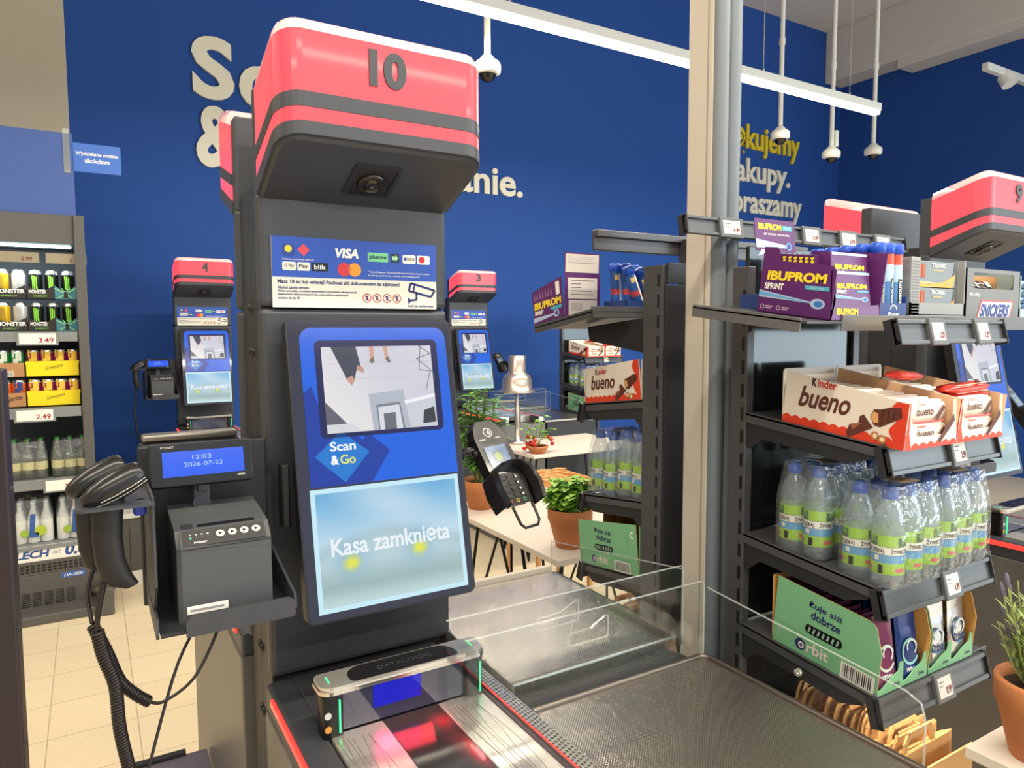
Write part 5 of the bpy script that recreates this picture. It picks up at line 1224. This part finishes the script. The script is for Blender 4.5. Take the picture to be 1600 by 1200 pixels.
def snack_bar():
    m = MB(); secs = []
    for x, k in ((0, .2), (.010, .3), (.018, .9), (.05, 1), (.09, .95), (.104, .3), (.112, .2)): secs.append([Vector((x, .014*(.6+.4*k)*math.cos(2*PI*i/8), .009*k*math.sin(2*PI*i/8))) for i in range(8)])
    m.loft(secs, mat('snack_wrapper', (62, 38, 34), .25)); m.rect(F((0, 0, .0092), (1, 0, 0), (0, 1, 0)), .04, -.008, .07, .008, paint((206, 200, 196))); return m
for i, (x, z) in enumerate(((1.735, .078), (1.775, .085))): put_copy(IC, 's', snack_bar, 'snack_bar', (x, .872, z0+z), 'brown wrapped snack bar in the window of the grey box, %s' % ('left one', 'right one')[i], 'snack bar', None, (.9, .08*i, .1))
put_copy(IC, 's', snack_bar, 'snack_bar', (1.80, 1.05, z0+.125), 'brown wrapped snack bar lying on the back rim of the grey box', 'snack bar', None, (0, 0, .2))
x0 = 1.945
m = MB().box(x0, x0+.16, .85, .852, z0, z0+.03, paint((170, 190, 190))).box(x0, x0+.003, .85, 1.06, z0, z0+.11, paint((150, 176, 172))).box(x0, x0+.16, .85, 1.06, z0, z0+.002, paint((150, 176, 172))).box(x0, x0+.16, 1.058, 1.06, z0, z0+.115, paint((150, 176, 172)))
tag(m.build('snack_box'), 'pale open card box of blue and white bars at the right photo edge', 'display box')
def blue_bar():
    m = MB(); secs = []
    for x, k in ((0, .2), (.012, .3), (.02, .9), (.06, 1), (.12, .95), (.138, .3), (.15, .2)): secs.append([Vector((x, .02*(.6+.4*k)*math.cos(2*PI*i/8), .010*k*math.sin(2*PI*i/8))) for i in range(8)])
    m.loft(secs, mat('blue_bar_wrapper', (150, 184, 206), .25)); m.rect(front(0, -.02, 0), .02, -.004, .06, .004, paint((44, 66, 140))); return m
for i in range(5): put_copy(IC, 'k', blue_bar, 'snack_bar', (x0+.004, .875, z0+.015+.019*i), 'pale blue wrapped bar stacked in the open box at the right photo edge', 'snack bar', 'pale blue bars in the box at the right photo edge', (random.uniform(-.1, .1), 0, 0))
# ------------------------------------------------------------------ the far rack: same unit and goods two metres to the right of number 3
def clones(names, d, lab):
    for n in names:
        o = bpy.data.objects.get(n)
        if o: copy_tree(o, d, lab(o['label']), (o.get('group')+' far away') if o.get('group') else None)
FD = (2.26, 3.95, 0)
src = [o.name for o in bpy.data.objects if o.parent is None and o.get('label') and o.get('category') in ('display box', 'chocolate bar', 'water six-pack', 'gum pouch') and o.location.z < 1.5 and o.location.y < 1.1]
for n in src:
    o = bpy.data.objects[n]; L = o['label']
    L = L.replace('near rack', 'far rack').replace('left near box', 'left far box').replace('right near box', 'right far box')
    if L == o['label']: L = 'far '+L
    copy_tree(o, FD, L, ('far '+o['group']) if o.get('group') and o.get('category') != 'water six-pack' else o.get('group'))
place(*FD)
make_rack('far grey rack of sweets beyond the white tables', {1: (0, []), 2: (0, [(.19, .06, '2.99')]), 3: (0, [(.2, .06, '4.99')]), 4: (0, [(.2, .06, '0.99')])}, top=False)
place()
# ------------------------------------------------------------------ the rack back to back behind the cream post
ML = 1.250
place(mirror_y=ML)
r = thing('checkout_rack', 'grey rack seen from its back and side behind the cream post', 'store rack', (1.455, .93, 0), 'checkout racks')
u = MB().box(1.25, 1.274, 1.078, 1.150, 0, 1.715, RACK, .002)
f = F((1.25, 1.150, 0), (0, -1, 0), (0, 0, 1))
for i in range(31): u.rect(f, .010, .10+i*.052, .018, .132+i*.052, BLACK)
u.build('upright', r); MB().box(1.636, 1.66, 1.078, 1.150, 0, 1.715, RACK, .002).build('upright', r)
MB().box(1.256, 1.654, 1.150, 1.156, .15, 1.665, mat('back_dark', (58, 58, 62), .35, .4), .001).box(1.262, 1.65, 1.150, 1.157, 1.668, 1.72, mat('back_dark'), .001).build('back_panel', r)
MB().box(1.25, 1.66, .80, 1.15, 0, .11, RACK, .004).build('base', r)
for k in (2, 3, 4):
    za, zb = SH[k]; f = F((1.25, YB, za), (1, 0, 0), (0, YF-YB+.06, zb-za)); q = .26
    s = MB().box(0, .41, 0, q, 0, .006, RACK, .001, fr=f).box(0, .004, 0, q, -.002, .022, RACK, .001, fr=f).box(0, .41, q-.003, q+.001, -.006, .018, RACK, .001, fr=f)
    sh = s.build('shelf', r)
    sf = F((1.2515, YB, za), (0, -1, -(za-zb)/.26), (0, 0, 1))
    MB().poly(sf, [(0, -.022), (.25, -.022), (.25, -.030), (.22, -.05), (.04, -.05), (.015, -.078), (0, -.078)], DARK, n0=-.006, depth=.004).build('bracket', sh)
    price_rail(sh, 1.245, 1.65, .80, zb-.05, .05, [])
f = F((1.12, 1.03, 1.601), (1, 0, 0), (0, -.28, -.042))
sh = MB().box(0, .86, 0, .28, 0, .005, RACK, .001, fr=f).box(0, .004, 0, .28, -.006, .018, RACK, .001, fr=f).box(0, .86, 0, .004, -.012, .018, RACK, .001, fr=f).build('top_shelf', r)
MB().poly(side(1.256, 1.10, 1.49), [(0, .03), (.02, .0), (.26, .03), (.27, .07), (0, .095)], DARK, n0=-.004, depth=.004).build('bracket', sh)
MB().box(1.26, 1.28, .84, .855, 1.535, 1.543, mat('shelf_lamp'), 0).build('shelf_lamp', sh)
place()
MB().box(1.125, 1.96, 1.468, 1.480, 1.756, 1.808, RACK, .003).box(1.125, 1.96, 1.455, 1.468, 1.79, 1.808, RACK, .002).box(1.42, 1.45, 1.42, 1.47, 1.55, 1.80, RACK, .002).build('header_rail', r)
# goods of that rack
def zsl(k, y): a, b = SH[k]; return a+(b-a)*(y-1.422)/.26
ky0, ky1 = 1.400, 1.672
sl = (SH[2][0]-SH[2][1])/.26
f = F((1.252, ky1, zsl(2, ky1)+.001), (0, -1, sl), (0, 0, 1)); L = ky1-1.425
m = kinder_art(MB(), f, .275, .100, .112, .020)
m = MB(); kinder_art(m, F((1.252, ky1, zsl(2, ky1)+.001), (0, -1, sl), (0, .0, 1)), .247, .100, .108, .022)
m.poly(F((1.252, ky1, zsl(2, ky1)+.001), (0, -1, sl), (0, 0, 1)), [(0, 0), (.247, 0), (.247, .108), (0, .100)], KIN, n0=-.0026, depth=.0006)
m.box(1.252, 1.42, ky1-.002, ky1, zsl(2, ky1)+.002, zsl(2, ky1)+.09, KW).box(1.418, 1.42, 1.426, ky1, zsl(2, ky1)+.03, zsl(2, ky1)+.10, KIN).box(1.252, 1.42, 1.426, 1.428, zsl(2, 1.43)+.002, zsl(2, 1.43)+.108, KW)
tag(m.build('chocolate_box'), 'white and red chocolate bar box on the rack behind the cream post', 'display box')
for i in range(8):
    y = 1.44+.026*i; put_copy(BC, 'w', bar_proto, 'chocolate_bar', (1.266, y, zsl(2, y)+.03), 'white wrapped chocolate bar inside the box on the rack behind the post', 'chocolate bar', 'chocolate bars on the rack behind the post')
for i, (a, y) in enumerate((('front', 1.56), ('rear', 1.436))): water_pack(1.262, y, zsl(3, y+.12)+.002, 3, 2, 'shrink-wrapped water six-pack on the rack behind the post, %s one' % ('further', 'nearer')[i])
y0, y1 = 1.428, 1.692; sl4 = (SH[4][0]-SH[4][1])/.26
f = F((1.252, y1, zsl(4, y1)+.001), (0, -1, sl4), (0, 0, 1)); L = y1-y0
P = [(0, 0), (L, 0), (L, .140), (.0, .128)]
m = MB().poly(f, P, GRN, n0=-.001, depth=.001).poly(f, P, GRNI, n0=-.0024, depth=.001)
gum_art(m, f, L*.9, .132, .132); m.line(f, [(L*.86, 0), (L*.86, .136)], .0008, paint((84, 140, 104)), n0=.0008); m.ring(f, L*.94, .11, .006, .010, WHITE, n0=.0008, a0=60, a1=300)
m.box(1.418, 1.42, y0, y1, zsl(4, y1)+.01, zsl(4, y1)+.13, GRNI).box(1.252, 1.42, y1-.002, y1, zsl(4, y1)+.002, zsl(4, y1)+.04, GRN).box(1.252, 1.42, y0, y0+.002, zsl(4, y0)+.002, zsl(4, y0)+.14, GRN)
tag(m.build('gum_box'), 'mint green gum display box on the rack behind the cream post', 'display box')
BRP = ((150, 110, 70), (206, 190, 160))
for i in range(9):
    y = 1.45+.025*i; put_copy(PC, 'k', lambda: pouch(*BRP), 'gum_pouch', (1.27+random.uniform(0, .06), y, zsl(4, y)+.036), 'brown gum pouch in the green box on the rack behind the post', 'gum pouch', 'gum pouches on the rack behind the post', (.1, 0, random.uniform(-.2, .2)))
def ztl(y): return 1.601-.042*(y-1.47)/.28
# tablet display and tubes on its top shelf
y0, y1, x0, x1 = 1.605, 1.742, 1.130, 1.250; sl = .042/.28; L = y1-y0+.03; H = .120; y1 = y0+L-.012
f = F((x0, y1, ztl(y1)+.001), (0, -1, sl), (0, 0, 1)); L = y1-y0
m = MB().poly(f, [(0, 0), (L, 0), (L, H), (L*.93, H), (0, H*.86)], PURC, n0=-.001, depth=.001)
m.text(f, 'IBUPROM', L*.06, H*.40, L*.88, H*.17, YELT, bold=.07, slant=.05).text(f, 'SPRINT', L*.06, H*.27, L*.30, H*.10, WHITE, bold=.05).poly(f, [(L*.62, H*.30), (L*.95, H*.30), (L*.95, H*.37), (L*.58, H*.37)], TEAL)
m.poly(f, [(0, H*.22), (0, H*.10), (L*.7, H*.17), (L*.72, H*.21)], LILAC).disc(f, L*.77, H*.20, L*.09, LILAC, n0=.0008, ry=H*.09).disc(f, L*.78, H*.20, L*.05, paint((60, 70, 140)), n0=.0012, ry=H*.05)
for i in range(7): m.poly(f, [(L*(.05+.095*i), H*.64), (L*(.11+.095*i), H*.66), (L*(.09+.095*i), H*.84)], paint((150, 110, 160)))
m.rect(f, L*.80, H*.62, L*.92, H*.92, WHITE)
b = front(x0, y0, ztl(y0)+.001); w = x1-x0
m.poly(b, [(0, 0), (w, 0), (w, H), (0, H)], PURC, n0=-.002, depth=.002).rect(b, w*.10, .002, w*.92, H*.44, paint((206, 200, 194)), n0=.0004).rect(b, w*.08, H*.47, w*.92, H*.95, paint((214, 208, 202)), n0=.0004)
for i, wd in enumerate((.7, .3, .3, .6, .65)): m.rect(b, w*.15, H*(.88-.08*i), w*(.15+wd), H*(.90-.08*i), paint((120, 110, 120)), n0=.0007)
m.rect(b, w*.16, H*.2, w*.5, H*.38, paint((182, 174, 170)), n0=.0007)
m.poly(F((x1, y1, ztl(y1)), (0, -1, sl), (0, 0, 1)), [(0, 0), (L, 0), (L, H), (0, H*.86)], PURC, n0=-.001, depth=.001)
h = F((x0-.002, y0+.001, ztl(y0)+H), (1, 0, 0), (0, -.03, 1)); m.poly(h, rrect(0, 0, w, .064, .003), PURC, n0=-.001, depth=.0012).rect(h, .003, .010, w-.003, .060, paint((216, 210, 204)), n0=.0006).rect(h, .010, .035, w-.01, .0365, paint((170, 164, 164)), n0=.0009)
for i in range(4): m.rect(h, .010, .052-.005*i, w*.8, .0525-.005*i, paint((170, 164, 164)), n0=.0009)
tag(m.build('medicine_display'), 'purple tablet display box with white printed back on the rack behind the post', 'display box')
x0, x1, y0, y1 = 1.262, 1.42, 1.505, 1.60; z0 = ztl(y0)+.002
m = MB().box(x0, x1, y0, y0+.002, z0, z0+.034, PLB).box(x0, x1, y0, y1, z0-.012, z0-.010, PLB).box(x0, x0+.002, y0, y1, z0-.012, z0+.034, PLB).box(x1-.002, x1, y0, y1, z0-.012, z0+.034, PLB)
q = front(x0, y0, z0); m.ring(q, .112, .017, .010, .0125, WHITE, a0=15, a1=165).text(q, 'Plusssz', .090, .004, .046, .012, WHITE, bold=.05)
tag(m.build('tube_tray'), 'blue card tray with white lettering on the rack behind the post', 'display box')
def tube_back():
    m = MB(); r = .0145
    m.lathe((0, 0, 0), [(r*.95, 0), (r, .004), (r, .058)], mat('tube_deep_blue', (48, 92, 172), .25), 16, cap=True).lathe((0, 0, 0), [(r, .058), (r, .074)], mat('tube_red_band', (196, 74, 84), .3), 16, cap=False).lathe((0, 0, 0), [(r, .074), (r, .122)], mat('tube_deep_blue'), 16, cap=False)
    m.lathe((0, 0, 0), [(r, .122), (r*1.1, .123), (r*1.1, .140), (r*.8, .143), (0, .143)], mat('tube_cap_blue'), 16, cap=False)
    m.add([Vector((r*1.03*math.sin(a), -r*1.03*math.cos(a), z)) for z in (.02, .116) for a in (.1, .5, .9)], [(i, i+1, i+4, i+3) for i in (0, 1)], WHITE)
    m.add([Vector((r*1.03*math.sin(a), -r*1.03*math.cos(a), z)) for z in (.098, .112) for a in (-.8, -.35, .05)], [(i, i+1, i+4, i+3) for i in (0, 1)], paint((226, 196, 120)))
    return m
for i, (x, y, tx, ty) in enumerate(((1.283, 1.57, .05, -.10), (1.312, 1.545, .0, -.16), (1.335, 1.52, .0, -.42), (1.368, 1.57, .04, -.20), (1.392, 1.535, .0, -.45))):
    put_copy(TC, 'u', tube_back, 'effervescent_tube', (x, y, z0-.004), 'blue capped effervescent tube leaning in the tray on the rack behind the post', 'effervescent tube', 'tubes in the tray behind the post', (tx, ty, 0))
bag_row(1.32, 1.70, .36, 18, .0125, 'brown paper carrier bag packed upright under the rack behind the post', 'paper bags under the rack behind the post', -1)
MB().box(1.26, 1.65, 1.43, 1.73, .335, .348, RACK, .002).build('shelf', r)
# ------------------------------------------------------------------ tables
TT = mat('white_table_laminate', (226, 216, 204), .4)
LEG = mat('black_wire', (24, 23, 24), .4, .4)
def table(x0, x1, y0, y1, label, z=.75, legs=()):
    t = thing('white_table', label, 'table', ((x0+x1)/2, (y0+y1)/2, 0), 'white display tables')
    MB().box(x0, x1, y0, y1, z-.022, z, TT, .002).build('tabletop', t)
    fr = MB()
    for a, b in (((x0+.05, y0+.05), (x1-.05, y0+.05)), ((x1-.05, y0+.05), (x1-.05, y1-.05)), ((x1-.05, y1-.05), (x0+.05, y1-.05)), ((x0+.05, y1-.05), (x0+.05, y0+.05))): fr.tube([(*a, z-.03), (*b, z-.03)], .006, LEG, 6)
    fr.build('frame', t)
    for ys, s in ((y0+.06, 1), (y1-.06, -1)):
        for x in (x0+.06, x1-.06):
            MB().tube([(x, ys, z-.03), (x, ys+s*.10, .008), (x, ys+s*.28, z-.03)], .008, LEG, 6).build('leg', t)
    for x in (x0+.06, x1-.06): MB().tube([(x, y0+.16, .008), (x, y0+.52, z-.03)], .006, LEG, 6).tube([(x, y1-.16, .008), (x, y1-.52, z-.03)], .006, LEG, 6).tube([(x, (y0+y1)/2-.1, .30), (x, (y0+y1)/2-.1, z-.03)], .006, LEG, 6).build('brace', t)
    return t
table(1.37, 1.98, 1.985, 3.02, 'white table with black wire legs carrying the basil pot')
table(2.42, 3.31, 3.78, 4.42, 'far white table carrying the chrome bell lamp')
table(1.415, 2.02, .02, .674, 'white table corner at the bottom right carrying the lavender pot')
# ------------------------------------------------------------------ pots and plants
TERRA = mat('terracotta', (200, 128, 82), .75, noise=.06, nscale=25); SOIL = mat('soil', (52, 38, 30), .9)
def pot(name, label, x, y, z, rb, rt, h, cat='potted plant', group=None):
    t = thing(name, label, cat, (x, y, z), group)
    MB().lathe((x, y, z), [(0, 0), (rb, 0), (rt*.95, h*.68), (rt, h*.70), (rt*1.02, h*.97), (rt*.99, h), (rt*.90, h), (rt*.86, h*.86)], TERRA, 32, cap=False).build('pot', t)
    MB().lathe((x, y, z), [(rt*.89, h*.86), (0, h*.88)], SOIL, 20, cap=False).build('soil', t)
    return t
def leaf(m, p, d, L, w, mt, droop=.3):
    d = Vector(d).normalized(); s = d.cross(Vector((0, 0, 1)))
    if s.length < .05: s = Vector((1, 0, 0))
    s.normalize(); up = s.cross(d); p = Vector(p)
    def q(t, k, h=0.): return p+d*(L*t)+s*(w*k)+up*(h*w)-Vector((0, 0, droop*L*t*t))
    m.add([q(0, 0), q(.3, -.42, .12), q(.3, 0), q(.3, .42, .12), q(.65, -.40, .12), q(.65, 0), q(.65, .40, .12), q(1, 0)], [(0, 2, 1), (0, 3, 2), (1, 2, 5, 4), (2, 3, 6, 5), (4, 5, 7), (5, 6, 7)], mt, True)
G1 = mat('leaf_light_green', (158, 208, 84), .4); G2 = mat('leaf_mid_green', (116, 172, 62), .4); G3 = mat('leaf_deep_green', (82, 128, 56), .45); STEM = mat('stem_green', (108, 130, 62), .6)
# basil
x, y, z = 1.510, 2.11, .75
t = pot('basil_pot', 'bushy light green basil in a terracotta pot on the white table', x, y, z, .052, .083, .145)
rnd = random.Random(3); lf = MB(); st = MB()
for i in range(44):
    a = rnd.uniform(0, 2*PI); r0 = rnd.uniform(0, .05); r1 = rnd.uniform(.02, .095); h = rnd.uniform(.05, .15)*(1-.25*(r1/.095))
    p0 = Vector((x+r0*math.cos(a), y+r0*math.sin(a), z+.125)); p1 = Vector((x+r1*math.cos(a), y+r1*math.sin(a), z+.125+h)); st.tube([p0, p0.lerp(p1, .5)+Vector((0, 0, .01)), p1], .0016, STEM, 5)
    for k in range(4):
        b = p0.lerp(p1, .35+.2*k)
        for j in range(4):
            aa = k*.8+j*PI/2+rnd.uniform(-.5, .5); leaf(lf, b, (math.cos(aa), math.sin(aa), rnd.uniform(.0, .5)), rnd.uniform(.032, .052), rnd.uniform(.030, .044), rnd.choice((G1, G1, G2)))
st.build('stems', t); lf.build('foliage', t)
# tall leafy plant behind the screen
x, y, z = 1.50, 2.79, .75
t = pot('leafy_plant', 'tall leafy plant in a terracotta pot half hidden by the large screen', x, y, z, .055, .085, .13)
lf = MB(); st = MB()
for i in range(16):
    a = rnd.uniform(0, 2*PI); r1 = rnd.uniform(.02, .13); h = rnd.uniform(.25, .47)
    p0 = Vector((x+.02*math.cos(a), y+.02*math.sin(a), z+.11)); p1 = Vector((x+r1*math.cos(a), y+r1*math.sin(a), z+.12+h)); st.tube([p0, p0.lerp(p1, .5)+Vector((0, 0, .02)), p1], .0028, STEM, 5)
    for k in range(9):
        b = p0.lerp(p1, .25+.09*k)
        for j in range(3):
            aa = k*1.1+j*2.1+rnd.uniform(-.4, .4); leaf(lf, b, (math.cos(aa), math.sin(aa), rnd.uniform(.0, .7)), rnd.uniform(.06, .10), rnd.uniform(.018, .028), rnd.choice((G3, G3, G2)), .35)
st.build('stems', t); lf.build('foliage', t)
# tomato plant on the far table
x, y, z = 2.50, 3.86, .75
t = pot('tomato_plant', 'small tomato plant with red fruit on the far white table', x, y, z, .045, .07, .05)
TOM = mat('tomato_red', (196, 44, 30), .3); lf = MB(); st = MB(); tm = []
for i in range(9):
    a = rnd.uniform(0, 2*PI); r1 = rnd.uniform(.02, .11); h = rnd.uniform(.08, .21); p0 = Vector((x, y, z+.045)); p1 = Vector((x+r1*math.cos(a), y+r1*math.sin(a), z+.05+h)); st.tube([p0, p0.lerp(p1, .5)+Vector((0, 0, .02)), p1], .002, STEM, 5)
    for k in range(4): leaf(lf, p0.lerp(p1, .4+.2*k), (math.cos(a+k*1.7), math.sin(a+k*1.7), .3), .06, .03, rnd.choice((G1, G2)))
st.build('stems', t); lf.build('foliage', t)
for i in range(14):
    a = rnd.uniform(0, 2*PI); r1 = rnd.uniform(.04, .115); MB().lathe((x+r1*math.cos(a), y+r1*math.sin(a), z+.035+rnd.uniform(0, .07)), [(0, -.014), (.011, -.009), (.0145, 0), (.011, .010), (0, .012)], TOM, 10, cap=False).build('tomato', t)
# lavender
x, y, z = 1.500, .583, .75
t = pot('lavender_pot', 'lavender in a large terracotta pot at the right photo edge', x, y, z, .050, .078, .148)
LAV = mat('lavender_bud', (110, 100, 120), .7); GL = mat('lavender_leaf', (150, 168, 100), .6); lf = MB(); st = MB(); fl = MB()
for i in range(90):
    a = rnd.uniform(0, 2*PI); r1 = rnd.uniform(.01, .085); h = rnd.uniform(.10, .225)*(1.15-.4*r1/.085)
    p0 = Vector((x+.3*r1*math.cos(a), y+.3*r1*math.sin(a), z+.125)); p1 = Vector((x+r1*math.cos(a)+.01, y+r1*math.sin(a), z+.13+h)); mid = p0.lerp(p1, .5)+Vector((.006*math.cos(a), .006*math.sin(a), .0)); st.tube([p0, mid, p1], .0013, GL, 5)
    for k in range(7):
        b = p0.lerp(p1, .15+.11*k)
        for j in range(2):
            aa = k*1.3+j*PI+rnd.uniform(-.5, .5); leaf(lf, b, (math.cos(aa), math.sin(aa), rnd.uniform(.6, 1.4)), rnd.uniform(.025, .042), .0055, GL, .15)
    if i % 4 == 0:
        d = (p1-mid).normalized(); MB().lathe(p1, [(.001, -.004), (.0048, .002), (.0035, .006), (.0052, .010), (.004, .014), (.0045, .018), (.001, .025)], LAV, 8, d, cap=False).build('flower_head', t)
st.build('stems', t); lf.build('foliage', t)
# chrome bell lamp on the far table
BELL = mat('bell_steel', (182, 170, 164), .32, .8)
x, y, z = 2.60, 4.28, .75
t = thing('bell_lamp', 'chrome bell-shaped lamp on a slim pole on the far white table', 'lamp', (x, y, z))
zz = 1.115
MB().lathe((x, y, zz), [(.125, 0), (.132, .004), (.125, .012), (.108, .018), (.104, .085), (.092, .118), (.070, .132), (.062, .150), (.060, .258), (.052, .262), (0, .262)], BELL, 32, cap=False).lathe((x, y, zz), [(.106, .018), (.10, .08), (.06, .125), (0, .13)], BELL, 24, cap=False).build('shade', t)
h = MB()
for j in range(6):
    for i in range(12):
        a = 2*PI*i/12; c = Vector((x+.0608*math.cos(a), y+.0608*math.sin(a), zz+.165+.013*j)); h.lathe(c, [(.003, 0), (0, .0004)], BLACK, 6, (math.cos(a), math.sin(a), 0), cap=False)
h.build('vent_holes', t)
MB().lathe((x, y, z), [(0, 0), (.075, 0), (.075, .012), (.022, .018), (.018, .12), (.018, .26), (.012, .27), (.012, zz-z+.12)], BELL, 18, cap=False).build('stand', t)
# wooden crate with kraft bags behind the table
t = thing('wooden_crate', 'pale wooden crate board beyond the white table, filled with brown paper', 'crate', (2.14, 3.2, 0))
WOOD = mat('pale_wood', (206, 152, 92), .55, noise=.12, nscale=12)
MB().box(1.98, 2.36, 3.06, 3.40, .70, .715, WOOD, .003).box(1.98, 2.36, 3.06, 3.075, .50, .72, WOOD, .002).box(1.98, 1.995, 3.06, 3.40, .50, .74, WOOD, .002).box(2.345, 2.36, 3.06, 3.4, .5, .74, WOOD, .002).box(1.98, 2.36, 3.385, 3.40, .5, .74, WOOD, .002).build('box', t)
for sx in (2.0, 2.34):
    for sy in (3.08, 3.38): MB().box(sx-.012, sx+.012, sy-.012, sy+.012, 0, .50, WOOD, .002).build('leg', t)
pp = MB()
for i in range(26):
    a = rnd.uniform(0, PI); cx, cy = rnd.uniform(2.02, 2.32), rnd.uniform(3.1, 3.36); d = Vector((math.cos(a), math.sin(a), rnd.uniform(-.1, .1)))*.07; c = Vector((cx, cy, .722+rnd.uniform(0, .03))); pp.tube([c-d, c+Vector((0, 0, .012)), c+d], .004, KRAFT, 5)
tag(pp.build('shredded_paper'), 'loose brown paper strips heaped in the pale wooden crate', 'paper', None, 'stuff')
# mesh shelf at the bottom left
t = thing('basket_shelf', 'low grey perforated basket shelf at the bottom left of the counter', 'shelf', (.15, 2.0, 0))
PS = mat('perforated_shelf', (120, 112, 126), .4, .4, bump='linen')
MB().box(.03, .245, 1.55, 2.14, .33, .35, PS, .003).build('deck', t)
MB().box(.03, .19, 2.13, 2.15, .345, .362, DARK, .003).build('stop_bar', t)
for a in (.05, .225):
    for b in (1.58, 2.10): MB().box(a-.01, a+.01, b-.01, b+.01, 0, .33, DARK, .002).build('leg', t)
